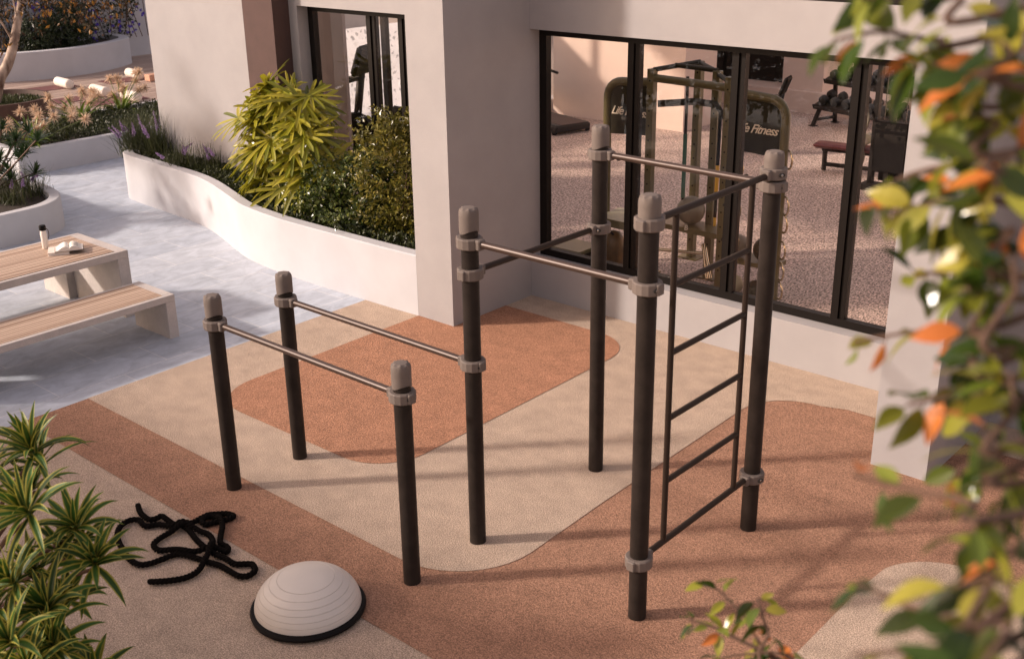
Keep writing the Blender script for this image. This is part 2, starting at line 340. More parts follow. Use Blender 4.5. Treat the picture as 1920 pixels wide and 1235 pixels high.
EL, AZ = 26.0, 46.0
sd = V(math.cos(R(EL)) * math.cos(R(AZ)), math.cos(R(EL)) * math.sin(R(AZ)), -math.sin(R(EL)))
sl = bpy.data.lights.new('Sun', 'SUN'); sl.energy = 3.1; sl.angle = R(3.6); sl.color = (1, .87, .78); so = bpy.data.objects.new('Sun', sl); COL.objects.link(so)
so.rotation_euler = Vector(sd.tolist()).to_track_quat('-Z', 'Y').to_euler(); so.location = (-12, -12, 12)
w = bpy.data.worlds.new('World'); S.world = w; w.use_nodes = True; nt = w.node_tree; bg = nt.nodes['Background']; sky = nt.nodes.new('ShaderNodeTexSky'); sky.sky_type = 'NISHITA'; sky.sun_disc = False
sky.sun_elevation = R(EL); sky.sun_rotation = R(224); sky.dust_density = 4; sky.ozone_density = .6; sky.air_density = 1.0
tint = nt.nodes.new('ShaderNodeMix'); tint.data_type = 'RGBA'; tint.blend_type = 'MULTIPLY'; tint.inputs['Factor'].default_value = 1; tint.inputs['B'].default_value = (1.10, .93, .87, 1)
nt.links.new(sky.outputs[0], tint.inputs['A']); haze_mix = nt.nodes.new('ShaderNodeMix'); haze_mix.data_type = 'RGBA'; haze_mix.inputs['Factor'].default_value = .36; haze_mix.inputs['B'].default_value = (4.3, 3.2, 2.8, 1)   # milky even sky veil
nt.links.new(tint.outputs['Result'], haze_mix.inputs['A']); nt.links.new(haze_mix.outputs['Result'], bg.inputs[0]); bg.inputs[1].default_value = .15
S.view_settings.view_transform = 'Standard'; S.view_settings.look = 'None'; S.view_settings.exposure = .54; S.view_settings.gamma = 1
S.cycles.max_bounces = 8; S.cycles.transparent_max_bounces = 12; S.cycles.use_denoising = True

# ------------------------------------------------------------------ ground
def ground(name, poly, z, m): return tag(MB().sheet(poly, z).build(name, m), kind='structure')
ground('ground', [(-120, -120), (120, -120), (120, 120), (-120, 120)], -.03, M['ground'])
ground('paving', [(-16.2, -14), (-4.44, -14), (-4.44, 4.3), (-10.2, 4.3), (-10.2, 14), (-16.2, 14)], -.004, M['tile'])
ground('rubber_ground', [(-4.44, -14), (10, -14), (10, 4.3), (-4.44, 4.3)], -.008, M['beige'])
ground('rubber_path', [(-4.44, -1.15), (10, -1.15), (10, 4.26), (-4.44, 4.26)], -.004, M['brown'])
A = [(-4.44, 4.25), (-4.44, -.52), (-.25, -.52)] + arc(-.25, .12, .64, -90, 0)[1:] + [(.36, 1.0), (.33, 3.1)] + arc(.83, 3.1, .5, 180, 90)[1:] + [(1.05, 3.68), (6, 3.70), (6, 4.25)]
ground('rubber_field', A[::-1], 0, M['beige'])
Cc = [(-3.60, 2.9)] + arc(-3.10, .70, .50, 180, 270) + arc(-1.72, .70, .48, 270, 360) + arc(-1.76, 3.28, .50, 0, 90) + [(-3.0, 3.78), (-3.6, 3.75)]
ground('rubber_patch', Cc, .004, M['terra'])
Ee = [(2.36, -6)] + [(2.34, 1.2)] + arc(2.86, 1.36, .52, 170, 95)[1:] + [(6, 1.9), (6, -6)]
ground('rubber_corner', Ee[::-1], .001, M['beige'])
ground('gym_floor', [(-10.2, 4.5), (8, 4.5), (8, 22), (-10.2, 22)], .006, M['gymfloor'])
mb = MB()
for i in range(34):
    x = -15.72 - i * .285; mb.box((x - .262, 2.5, -.02), (x, 15, .02 + .002 * random.random()))
tag(mb.build('timber_deck', M['deck']), kind='structure')

# ------------------------------------------------------------------ building
B = thing('gym_building', 'white rendered gym building with dark framed windows and a brown column', 'building', (-3, 4.23, 0))
YW, YB, HT = 4.23, 4.53, 4.5
mb = MB()
mb.box((-10.4, YW, -.02), (-6.92, YB, HT)); mb.box((-6.92, YW, -.02), (-4.1, YB, .46)); mb.box((-6.92, YW, 3.0), (-4.1, YB, HT)); mb.box((-4.1, YW, -.02), (-3.07, YB, HT))
mb.box((-3.07, YW, -.02), (1.80, YB, .455)); mb.box((-3.07, YW, 2.96), (1.80, YB, 3.40)); mb.box((-3.07, YW + .03, 3.56), (1.80, YB, HT)); mb.box((1.80, YW, -.02), (7.5, YB, HT))
part('front_wall', mb, M['stucco'], B)
part('fascia', MB().box((-3.07, YW + .02, 3.40), (1.80, YB, 3.56)), M['frame'], B)
part('projecting_pillar', MB().box((-3.60, 2.94, -.02), (-3.07, YW, HT)), M['stucco'], B)
part('projecting_pier', MB().box((1.64, 2.87, -.02), (2.09, YW, HT)), M['stucco'], B)
part('brown_column', MB().box((-7.70, 3.97, -.02), (-7.08, YW, HT)), M['brown_render'], B)
part('wall_joint', MB().box((-10.39, YW - .002, 2.935), (-7.70, YW, 2.943)), M['joint'], B)
def window(xs, z0, z1, y, fd=.085, fwid=.075):
    mb = MB(); xa, xb = xs[0], xs[-1]
    mb.box((xa, y, z0), (xb, y + fd, z0 + fwid)); mb.box((xa, y, z1 - fwid), (xb, y + fd, z1))
    for i, x in enumerate(xs):
        if i in (0, len(xs) - 1):
            q = x if i == 0 else x - fwid - .02
            mb.box((q, y, z0 + fwid), (q + fwid + .02, y + fd, z1 - fwid))
        else:                                                    # two sashes meeting, one set behind the other
            mb.box((x - .075, y, z0 + fwid), (x - .004, y + fd, z1 - fwid)); mb.box((x + .004, y + .02, z0 + fwid), (x + .055, y + fd + .01, z1 - fwid)); mb.box((x - .004, y + .03, z0 + fwid), (x + .004, y + fd, z1 - fwid))
    fr = part('window_frame', mb, M['frame'], B)
    for a, b in zip(xs[:-1], xs[1:]):
        part('pane', MB().box((a + .06, y + .035, z0 + fwid - .01), (b - .06, y + .041, z1 - fwid + .01)), M['glass'], fr)
window([-3.07, -1.84, -.645, .56, 1.80], .46, 2.96, 4.385)
window([-6.92, -5.75, -5.19, -4.1], .465, 3.0, 4.40)
# inside: stub wall, back walls, column blocks
part('interior_partition', MB().box((-9.0, 6.0, .006), (-8.14, 6.06, HT)), M['greywall'], B)
mb = MB(); mb.box((-9.9, 13.0, .006), (-6.75, 14.1, HT)); part('back_wall', mb, M['gymwall'], B)
mb = MB(); mb.box((-9.9, 21.6, .006), (8, 21.9, HT)); mb.box((-9.9, 14.1, .006), (-9.6, 21.6, HT)); mb.box((7.6, 4.53, .006), (7.9, 21.6, HT)); part('far_wall', mb, M['gymwall'], B)
mb = MB(); mb.box((-9.5, 16.15, .006), (7.6, 18.0, .42)); mb.box((-9.5, 16.135, .006), (7.6, 16.15, .07)); part('raised_platform', mb, M['gymwall'], B)
mb = MB(); mb.box((-6.5, 16.3, .42), (-5.6, 18.3, HT)); part('interior_column', mb, M['gymwall'], B)
mb = MB()
for i, (xa, xb) in enumerate([(-9.3, -9.1), (-8.55, -8.28), (-8.2, -7.9), (-7.8, -7.0), (-6.9, -6.62)]): mb.box((xa, 16.9, .42), (xb, 17.2, HT))
part('dark_lockers', mb, M['darkmetal'], B)
# side wall to the courtyard: sill, head and posts, open glazing between
mb = MB(); mb.box((-10.4, 4.53, -.02), (-10.1, 14, .25)); mb.box((-10.4, 4.53, 3.5), (-10.1, 14, 4.2)); mb.box((-10.4, 13.8, .25), (-10.1, 14, 3.5)); part('side_wall', mb, M['stucco_smooth'], B)
mb = MB()
for y in (4.53, 6.9, 8.7, 11.5): mb.box((-10.3, y, .25), (-10.18, y + .1, 3.5))
mb.box((-10.3, 4.63, 3.42), (-10.18, 13.8, 3.5)); fr = part('side_window_frame', mb, M['frame'], B)
part('pane', MB().box((-10.245, 4.63, .25), (-10.24, 13.8, 3.42)), M['glass'], fr)
# leaf-patterned translucent screen standing outside the side glazing
m = bpy.data.materials.new('patterned_screen'); m.use_nodes = True; nt = m.node_tree; N = nt.nodes; L = nt.links
tc = N.new('ShaderNodeTexCoord'); vo = N.new('ShaderNodeTexVoronoi'); vo.feature = 'DISTANCE_TO_EDGE'; vo.inputs['Scale'].default_value = 10
no = N.new('ShaderNodeTexNoise'); no.inputs['Scale'].default_value = 6; no.inputs['Distortion'].default_value = 2.5; no.inputs['Detail'].default_value = 5
L.new(tc.outputs['Object'], vo.inputs[0]); L.new(tc.outputs['Object'], no.inputs['Vector'])
mm = N.new('ShaderNodeMath'); mm.operation = 'MULTIPLY'; L.new(vo.outputs[0], mm.inputs[0]); L.new(no.outputs['Fac'], mm.inputs[1])
rr = N.new('ShaderNodeValToRGB'); rr.color_ramp.interpolation = 'CONSTANT'; rr.color_ramp.elements[0].color = (.86, .90, .96, 1); rr.color_ramp.elements[1].position = .13; rr.color_ramp.elements[1].color = (.48, .50, .53, 1); L.new(mm.outputs[0], rr.inputs[0])
tl = N.new('ShaderNodeBsdfTranslucent'); L.new(rr.outputs[0], tl.inputs[0]); bs = N['Principled BSDF']; L.new(rr.outputs[0], bs.inputs['Base Color']); bs.inputs['Roughness'].default_value = .7
ms = N.new('ShaderNodeMixShader'); ms.inputs[0].default_value = .8; L.new(bs.outputs[0], ms.inputs[1]); L.new(tl.outputs[0], ms.inputs[2]); L.new(ms.outputs[0], N['Material Output'].inputs['Surface'])
tag(MB().box((-10.52, 5.2, .62), (-10.50, 13.4, 2.12)).build('patterned_screen', m), 'bright white leaf-patterned screen seen through the window behind the palm', 'screen')

# far garden wall
tag(MB().box((-25.3, 8.2, -.02), (-25.0, 22, 6)).build('garden_wall', M['stucco_smooth']), 'pale garden wall behind the purple flowering climber', 'wall')

# ------------------------------------------------------------------ planters
def planter(name, label, path, th, h, soil_poly, soil_z, group=None):
    t = thing(name, label, 'planter', (path[0][0], path[0][1], 0), group)
    mb = MB(); wall_path(mb, path, th, h, -.02); part('planter_wall', mb, M['stucco_smooth'], t, True, 40)
    mb = MB(); mb.sheet(soil_poly, soil_z); part('soil', mb, M['soil'], t)
    return t
base = [(-3.602, 2.94), (-4.0, 2.925), (-4.47, 2.918), (-5.0, 2.915), (-5.46, 2.915), (-6.04, 2.93), (-6.79, 3.03), (-7.39, 3.22), (-8.17, 3.47), (-8.8, 3.59), (-9.75, 3.655), (-10.4, 3.69), (-10.75, 3.75), (-10.93, 3.9), (-10.88, 4.1), (-10.65, 4.24), (-10.4, 4.26)]
mid = smoothpath(base, 6)
# outer face is met walking right to left; the wall thickness lies to the right, so walk it the other way
mid_r = mid[::-1]
planter('planter', 'long curving white planter holding the palm and shrubs in front of the window', mid_r, .16, .69, [(-3.65, 4.22), (-10.7, 4.22), (-10.7, 3.9)] + [(x, y + .12) for x, y in base[11:0:-1]] + [(-3.65, 3.06)], .58)
lp = smoothpath([(-13.6, .55), (-12.6, .35), (-11.3, .4), (-10.3, .62), (-9.78, 1.05), (-9.72, 1.55), (-9.80, 2.0), (-10.12, 2.35), (-10.7, 2.52), (-12, 2.62), (-13.6, 2.6)], 6)
planter('planter', 'low rounded white planter with grass beside the picnic table', lp, .15, .43, [(x, y) for x, y in [(-13.6, .7), (-12.6, .5), (-11.3, .55), (-10.4, .75), (-9.93, 1.1), (-9.87, 1.55), (-9.95, 1.95), (-10.2, 2.2), (-10.7, 2.37), (-12, 2.47), (-13.6, 2.45)]], .34)
lb = [(-15.9, 3.38), (-14.6, 3.38), (-13.43, 3.38), (-13.43, 3.385), (-13.43, 5), (-13.43, 7), (-13.43, 9.0), (-13.435, 9.0), (-14.6, 9.0), (-15.9, 9.0)]
t = thing('planter', 'straight low white planter with strap-leaved flowers below the timber deck', 'planter', (-13.43, 3.38, 0))
mb = MB(); mb.box((-13.58, 3.38, -.02), (-13.43, 9.0, .42), ch=.012); mb.box((-15.75, 3.38, -.02), (-13.582, 3.53, .42), ch=.012); mb.box((-15.9, 3.532, -.02), (-15.752, 9.0, .42), ch=.012)
part('planter_wall', mb, M['stucco_smooth'], t); part('soil', MB().sheet([(-13.58, 3.5), (-13.58, 9), (-15.8, 9), (-15.8, 3.5)], .35), M['soil'], t)
fb = smoothpath([(-24.9, 6.0), (-24.2, 6.7), (-23.45, 7.8), (-22.98, 8.9), (-22.92, 10.0), (-23.2, 10.9), (-23.62, 11.6), (-23.95, 11.86), (-24.4, 12.0), (-25.0, 12.02)], 6)
planter('planter', 'tall curved white planter at the back of the yoga deck', fb, .26, .71, [(x, y) for x, y in [(-25, 5.8), (-24.4, 6.6), (-23.65, 7.9), (-23.2, 8.95), (-23.15, 10), (-23.4, 10.8), (-23.8, 11.4), (-25, 11.7)]], .6)

# ------------------------------------------------------------------ exercise frames
PR = .058
def clamp(x, y, z, dirs, parent, bolts=()):
    """faceted clamp ring with a lug towards each bar; bolts = directions of the recessed bolt heads"""
    mb = MB(); mb.lathe([(PR - .004, -.036), (.081, -.036), (.088, -.029), (.088, .029), (.081, .036), (PR - .004, .036)], 14, (x, y, z))
    for dx, dy in dirs:
        m = Matrix.Translation((x, y, z)) @ Matrix.Rotation(math.atan2(dy, dx), 4, 'Z')
        mb.box((.06, -.034, -.0345), (.116, .034, .0345), m, ch=.008); mb.box((-.098, -.03, -.033), (-.06, .03, .033), m, ch=.006)
    c = part('clamp', mb, M['clamp'], parent)
    for dx, dy in bolts:
        a = math.atan2(dy, dx); m = Matrix.Translation((x, y, z)) @ Matrix.Rotation(a, 4, 'Z')
        mr = m @ Matrix.Translation((.0885, 0, 0)) @ Matrix.Rotation(PI / 2, 4, 'Y')
        s_ = MB(); n = 16; s_.lathe([(.019, -.01), (.019, .0015)], n, (0, 0, 0), mr @ Matrix.Diagonal((.75, 1.25, 1, 1))); part('bolt_recess', s_, M['recess'], parent)
        s_ = MB(); s_.lathe([(.010, 0), (.010, .003), (.006, .005)], 8, (0, 0, 0), mr); part('bolt', s_, M['bolt'], parent)
def post(root, x, y, h):
    mb = MB(); mb.lathe([(PR, -.02), (PR, h - .06)], 28, (x, y, 0)); p = part('post', mb, M['post'], root, True, 40)
    w0 = lambda t: .014 * math.cos(2 * t + .6); w1 = lambda t: .006 * math.cos(8 * t)
    mb = MB(); rc = PR + .006
    mb.lathe([(rc, h - .158), (rc + .001, h - .06), (rc, h - .030), (rc - .006, h - .012), (rc - .022, h - .002), (.012, h)], 32, (x, y, 0), wave=[w0, None, w1, w1, None, None])
    part('cap', mb, M['clamp'], p, True, 25)
    return p
def bar(root, a, b, r, name, m):
    mb = MB(); mb.tube([a, b], r, 14); return part(name, mb, m, root, True, 40)
xA, yA, xD, yC = -1.9975, -.6533, 1.3844, 1.3886
lowf = thing('parallel_bar', 'low dip bar on two short dark posts, nearer of the parallel pair', 'exercise bar', (xA, yA, 0))
p1 = post(lowf, xA, yA, 1.60); p2 = post(lowf, 0, yA, 1.60)
clamp(xA, yA, 1.372, [(1, 0)], p1); clamp(0, yA, 1.372, [(-1, 0)], p2, [(.98, -.17)])
bar(lowf, (xA + .09, yA, 1.374), (-.09, yA, 1.374), .0235, 'dip_bar', M['bar'])
rig = thing('pull_up_frame', 'tall dark pull-up frame of four posts with ladder and bars on terracotta rubber', 'exercise frame', (0, 0, 0))
a2 = post(rig, xA, 0, 1.60); c1 = post(rig, 0, 0, 2.456); c2 = post(rig, 0, yC, 2.762); d1 = post(rig, xD, 0, 2.762); d2 = post(rig, xD, yC, 2.762)
clamp(xA, 0, 1.372, [(1, 0)], a2); clamp(0, 0, 1.374, [(-1, 0)], c1, [(.98, -.17)])
clamp(0, 0, 2.222, [(1, 0)], c1); clamp(0, 0, 2.015, [(0, 1)], c1)
clamp(0, yC, 2.552, [(1, 0)], c2); clamp(0, yC, 2.006, [(0, -1)], c2, [(.5, -.85)])
clamp(xD, 0, 2.597, [(0, 1)], d1); clamp(xD, 0, 2.222, [(-1, 0)], d1, [(.95, -.3)]); clamp(xD, 0, .41, [(0, 1)], d1)
clamp(xD, yC, 2.618, [(0, -1)], d2, [(.9, -.4)]); clamp(xD, yC, 2.535, [(-1, 0)], d2, [(1, -.1)]); clamp(xD, yC, .425, [(0, -1)], d2, [(.95, -.3)])
bar(rig, (xA + .09, 0, 1.376), (-.09, 0, 1.376), .0235, 'dip_bar', M['bar'])
bar(rig, (.08, 0, 2.226), (xD - .08, 0, 2.226), .0235, 'pull_up_bar', M['bar'])
bar(rig, (.08, yC, 2.556), (xD - .08, yC, 2.545), .0235, 'pull_up_bar', M['bar'])
bar(rig, (0, .08, 2.018), (0, yC - .08, 2.008), .0215, 'side_bar', M['ladder'])
bar(rig, (xD, .08, 2.602), (xD, yC - .08, 2.612), .0215, 'ladder_top_bar', M['ladder']); bar(rig, (xD, .08, .418), (xD, yC - .08, .432), .0215, 'ladder_bottom_bar', M['ladder'])
for y in (.27, 1.132): bar(rig, (xD, y, .42), (xD, y, 2.6), .0195, 'ladder_rail', M['ladder'])
for z in (.857, 1.292, 1.727, 2.162): bar(rig, (xD, .27, z), (xD, 1.132, z), .0195, 'rung', M['ladder'])

# ------------------------------------------------------------------ rope
rp = [(737, 432), (752, 472), (795, 505), (830, 500), (862, 487), (890, 505), (930, 532), (975, 540), (1010, 565), (1040, 605), (1075, 640), (1110, 665), (1150, 692), (1200, 712), (1250, 742), (1305, 742), (1345, 745), (1358, 778), (1318, 806), (1268, 805), (1215, 775), (1165, 748), (1110, 733), (1060, 716), (1000, 697), (940, 690), (870, 715), (800, 740), (740, 745), (690, 715), (652, 660), (627, 600), (640, 545), (685, 512), (740, 508), (775, 540), (850, 532), (920, 548), (975, 535), (1020, 525), (1070, 498), (1110, 480), (1160, 476), (1205, 474), (1245, 487), (1200, 508), (1150, 518), (1095, 532), (1078, 512), (1120, 492), (1165, 500), (1185, 535), (1178, 580), (1175, 630), (1212, 652), (1208, 676), (1150, 663), (1080, 675), (1000, 685), (920, 668), (845, 668), (820, 635), (865, 597), (925, 567), (990, 548), (1060, 568), (1112, 585), (1135, 625), (1122, 675), (1095, 728), (1055, 780), (990, 815), (900, 832), (800, 838)]
def gp(u, v):
    q = fw + r2 * (u - 960) / 2114.6 - u2 * (v - 617.5) / 2114.6; t = -C0[2] / q[2]; return (C0 + q * t)[:2]
RR = .0205
xy = smoothpath([gp(a * .3522, 800 + b * .3522) for a, b in rp], 14); z = np.full(len(xy), RR)
ln = np.concatenate([[0], np.cumsum(np.linalg.norm(np.diff(xy, axis=0), axis=1))])
for i in range(len(xy)):
    d = np.linalg.norm(xy[:i] - xy[i], axis=1); ok = (d < RR * 1.9) & (ln[i] - ln[:i] > .12)
    if ok.any(): z[i] = max(z[i], (z[:i][ok] + np.sqrt(np.maximum((RR * 1.9) ** 2 - d[ok] ** 2, 0))).max())
for _ in range(14): z = np.maximum(np.convolve(np.pad(z, 2, 'edge'), np.ones(5) / 5, 'valid'), RR)
L0 = np.arange(0, ln[-1], .006); cx, cy, cz = (np.interp(L0, ln, q) for q in (xy[:, 0], xy[:, 1], z)); cp = np.stack([cx, cy, cz], 1)
T = nrm(np.gradient(cp, axis=0)); sd_ = nrm(np.cross(T, V(0, 0, 1))); ud = np.cross(sd_, T); mb = MB()
for k in range(3):
    ph = L0 / .085 * 2 * PI + k * 2 * PI / 3; mb.tube(cp + (np.cos(ph)[:, None] * sd_ + np.sin(ph)[:, None] * ud) * RR * .62, RR * .50, 8)
for e in (cp[0], cp[-1]): mb.lathe([(.006, -.018), (.018, -.012), (.021, 0), (.018, .012), (.006, .018)], 12, tuple(e + V(0, 0, .003)))
tag(mb.build('battle_rope', M['rope'], None, True), 'thick black battle rope lying tangled on the beige rubber', 'rope')

# ------------------------------------------------------------------ balance dome
dc = np.append(gp(579, 1141), 0); bal = thing('balance_dome', 'pale ridged half-ball balance trainer on a black base', 'balance trainer', tuple(dc))
part('base', MB().lathe([(.35, 0), (.368, .008), (.373, .028), (.364, .042), (.33, .046), (.32, .03)], 64, tuple(dc)), M['black'], bal, True, 40)
prof = []; rd, hd = .343, .235
angs = [0, 9, 18, 27, 36, 46, 57]
for i in range(len(angs)):
    a0 = angs[i]; a1 = angs[i + 1] if i + 1 < len(angs) else 90
    for a in np.linspace(a0 + (.7 if i else 0), a1 - .05, 6 if i < 6 else 14):
        k = 1 - .0045 * (i * .35) ; prof.append((max(.002, rd * math.cos(R(a)) * k), .044 + hd * math.sin(R(a)) * k))
    if i < 6: a = a1 + .25; k = 1 - .0045 * ((i + 1) * .35) - .012; prof.append((rd * math.cos(R(a)) * k, .044 + hd * math.sin(R(a)) * k))
part('dome', MB().lathe(prof, 96, tuple(dc)), M['dome'], bal, True, 28)

# ------------------------------------------------------------------ picnic table and bench
def slab_furniture(name, label, cat, x0, x1, y0, y1, h, th, lw, legs, inset):
    t = thing(name, label, cat, (x0, y1, 0)); mb = MB()
    bw = .055
    mb.box((x0, y0, h - th), (x0 + bw, y1, h), ch=.006); mb.box((x1 - bw, y0, h - th), (x1, y1, h), ch=.006)
    mb.box((x0 + bw, y1 - lw, h - th), (x1 - bw, y1, h - .0005), ch=.004); mb.box((x0 + bw, y0, h - th), (x1 - bw, y0 + lw, h - .0005), ch=.004); mb.box((x0 + bw, y0 + lw, h - th), (x1 - bw, y1 - lw, h - .022))
    part('slab_top', mb, M['concrete'], t)
    for a, b, yy in legs: part('leg', MB().box((a, yy - lw, -.01), (b, yy, h - th), ch=.004), M['concrete'], t)
    part('wood_inlay', MB().box((x0 + bw, y0 + lw, h - .022), (x1 - bw, y1 - lw, h + .003)), M['slat'], t)
    return t
slab_furniture('bench', 'concrete slab bench with wood strip seat in front of the table', 'bench', -5.80, -5.135, -1.35, .93, .465, .07, .11, [(-5.797, -5.138, .929), (-5.797, -5.138, -1.20)], 0)
slab_furniture('picnic_table', 'concrete slab table with wood strip top carrying the bottle and book', 'table', -7.12, -6.07, -1.6, 1.00, .745, .08, .13, [(-7.117, -6.073, .999), (-7.117, -6.073, -1.2)], 0)
slab_furniture('bench', 'second concrete bench on the far side of the picnic table', 'bench', -7.72, -7.135, -1.35, .90, .465, .07, .11, [(-7.717, -7.138, .899), (-7.717, -7.138, -1.2)], 0)
b = thing('water_bottle', 'frosted white water bottle with black cap standing on the table', 'bottle', (-6.83, .46, .748))
part('bottle_body', MB().lathe([(.030, .748), (.034, .753), (.034, .925), (.030, .945), (.026, .955)], 24, (-6.83, .46, 0)), M['bottle'], b, True, 40)
part('cap', MB().lathe([(.034, .952), (.037, .957), (.037, .995), (.032, 1.006), (.01, 1.008)], 24, (-6.83, .46, 0)), M['black'], b, True, 40)
part('loop', MB().tube(smoothpath([(-6.795, .47, .985), (-6.765, .485, .96), (-6.77, .49, .90), (-6.79, .485, .86)], 6), .004, 6), M['cover'], b, True)
def book(name, label, cx, cy, z0, w, d, hpage, rz):
    t = thing(name, label, 'book', (cx, cy, z0), None, rz); n = 12
    for s in (-1, 1):
        pr = [(s * w * i / n, hpage * (.25 + .75 * math.sin(PI * min(1, (i / n) * 1.15 + .02) ** .7)) * (1 - .25 * (i / n) ** 3)) for i in range(n + 1)]
        mb = MB(); P = []
        for y in (-d / 2, d / 2): P += [(x, y, .004) for x, _ in pr] + [(x, y, .004 + zz) for x, zz in pr]
        k = n + 1; F = []
        for i in range(n): F += [(i, i + 1, 2 * k + i + 1, 2 * k + i), (k + i, 3 * k + i, 3 * k + i + 1, k + i + 1), (i, k + i, k + i + 1, i + 1), (2 * k + i, 2 * k + i + 1, 3 * k + i + 1, 3 * k + i)]
        F += [(n, k + n, 3 * k + n, 2 * k + n)]
        mb.add(P, F); mb.build('pages', M['page'], t)
        if s > 0:
            mb = MB(); q = [(x, zz + .0055) for x, zz in pr[2:9]]
            mb.add([(x, y, zz) for y in (-d * .28, d * .32) for x, zz in q], [(i, 7 + i, 8 + i, i + 1) for i in range(6)]); mb.build('page_picture', M['print'], t)
    mb = MB(); mb.box((-w - .006, -d / 2 - .004, 0), (w + .006, d / 2 + .004, .004)); mb.build('cover', M['cover'], t)
book('book', 'open book lying on another book on the picnic table', -6.50, .56, .748 + .034, .14, .20, .05, R(62))
t = thing('book', 'pale closed book under the open book on the table', 'book', (-6.56, .50, .748), None, R(60)); MB().box((-.13, -.115, .003), (.08, .115, .030)).build('pages', M['page'], t)
mb = MB(); mb.box((-.135, -.12, 0), (.085, .12, .003)); mb.box((-.135, -.12, .030), (.085, .12, .0335)); mb.build('cover', M['bolster'], t)

# ------------------------------------------------------------------ gym equipment
def text_mesh(s, size, parent, m, mtx, shear=.35, ext=.002, space=.92):
    cu = bpy.data.curves.new('lettering', 'FONT'); cu.body = s; cu.size = size; cu.shear = shear; cu.extrude = ext; cu.space_character = space; cu.offset = size * .012; cu.align_x = 'CENTER'; cu.align_y = 'CENTER'
    o = bpy.data.objects.new('lettering', cu); me = bpy.data.meshes.new_from_object(o); bpy.data.objects.remove(o)
    me.materials.clear(); me.materials.append(m); q = bpy.data.objects.new('lettering', me); COL.objects.link(q); q.parent = parent; q.matrix_local = mtx; return q
ry = 5.72
G = thing('cable_training_rig', 'olive green multi-station training rig with lettered panels inside the gym', 'training rig', (-1.97, ry, 0))
def bars(name, m, *segs, r=.035, n=10):
    mb = MB()
    for s_ in segs: mb.tube(s_, r, n)
    return part(name, mb, m, G, True, 45)
def arch(x0, x1, name):
    h = 2.24; rr = .20; s = 1 if x1 > x0 else -1
    P = [(x0, ry, .02), (x0, ry, h - rr)] + [(x0 + s * rr * (1 - math.cos(R(a))), ry, h - rr + rr * math.sin(R(a))) for a in range(10, 91, 16)] + [(x1, ry, h + .03)]
    a = bars(name, M['olive'], P, r=.05, n=12)
    mb = MB(); xi0 = x0 + s * .04
    pts = [(xi0, h - .62)] + [(xi0, h - rr)] + [(x0 + s * (.04 + (rr - .04) * (1 - math.cos(R(q)))), h - .04 - rr + rr * math.sin(R(q))) for q in range(20, 91, 14)] + [(x1, h - .02), (x1, h - .58)]
    n = len(pts); pp = [(x, ry - .012, z) for x, z in pts] + [(x, ry + .012, z) for x, z in pts]
    mb.add(pp, [tuple(range(n)), tuple(range(2 * n - 1, n - 1, -1))] + [(i, n + i, n + (i + 1) % n, (i + 1) % n) for i in range(n)])
    p = part('sign_panel', mb, M['olivedark'], G)
    cxm = (x0 + x1) / 2
    text_mesh('Life Fitness', .135, p, M['letters'], Matrix.Translation((cxm - G.location.x, -.0145, h - .34)) @ Matrix.Rotation(R(90), 4, 'X'), .45, .001, .88)
    bars('plate_bar', M['olivelight'], [(x0 + s * .04, ry - .02, 1.36), (x1 - s * .03, ry - .02, 1.33)], r=.012)
    for f_ in (.3, .62):
        mb = MB(); mb.lathe([(.012, -.012), (.045, -.01), (.045, .01), (.012, .012)], 16, (0, 0, 0), Matrix.Translation((x0 + (x1 - x0) * f_, ry - .02, 1.355)) @ Matrix.Rotation(R(90), 4, 'Y'))
        part('collar', mb, M['olivedark'], G)
arch(-3.14, -2.50, 'arch_frame'); arch(-.82, -1.50, 'arch_frame')
def upright(x, y, h):
    mb = MB(); mb.box((x - .045, y - .045, .006), (x + .045, y + .045, h), ch=.006); mb.box((x - .14, y - .11, .006), (x + .14, y + .11, .022))
    u = part('upright', mb, M['olive'], G); z = .25
    while z < h - .1: mb = MB(); mb.lathe([(.011, 0), (.011, .002)], 8, (0, 0, 0), Matrix.Translation((x + .0, y - .0455, z)) @ Matrix.Rotation(R(90), 4, 'X')); z += .17; part('pin_hole', mb, M['black'], u)
for x, y in ((-2.52, ry), (-1.51, ry), (-2.42, 6.55), (-1.85, 6.02)): upright(x, y, 2.42)
bars('monkey_bar', M['olive'], [(-2.5, ry, 2.32), (-1.5, ry, 2.30)], r=.045); bars('top_rail', M['olivedark'], [(-2.5, ry, 2.41), (-2.42, 6.55, 2.41)], [(-2.42, 6.55, 2.40), (-1.85, 6.02, 2.40)], [(-1.85, 6.02, 2.38), (-1.5, ry, 2.36)], [(-2.46, 6.1, 2.42), (-1.85, 6.02, 2.42)], r=.028)
mb = MB(); mb.tube([(-2.45, ry + .02, 2.03), (-2.1, ry + .25, 2.06), (-1.80, ry + .22, 2.06), (-1.55, ry + .02, 1.95)], .04, 4); part('cross_brace', mb, M['olivedark'], G)
mb = MB(); mb.box((-3.10, 5.45, .62), (-2.56, 5.95, .66)); part('shelf', mb, M['olivelight'], G); part('shelf_edge', MB().box((-3.10, 5.43, .57), (-2.56, 5.449, .665)), M['olive'], G)
mb = MB(); mb.box((-2.47, 5.70, .60), (-1.56, 6.05, .66)); part('shelf', mb, M['olive'], G); mb = MB(); mb.box((-1.46, 5.72, .36), (-.86, 6.05, .41)); part('shelf', mb, M['olive'], G)
bars('storage_bar', M['chrome'], [(-2.48, 5.75, .30), (-1.9, 5.98, .30)], [(-1.80, 5.85, .42), (-1.62, 5.70, .12)], [(-1.86, 5.9, .44), (-1.68, 5.72, .10)], r=.02)
def ring_pts(x, y, z, r, ax): return [(x + (r * math.cos(a) * ax[0]), y + (r * math.cos(a) * ax[1]), z + r * 1.15 * math.sin(a)) for a in np.linspace(0, 2 * PI, 21)]
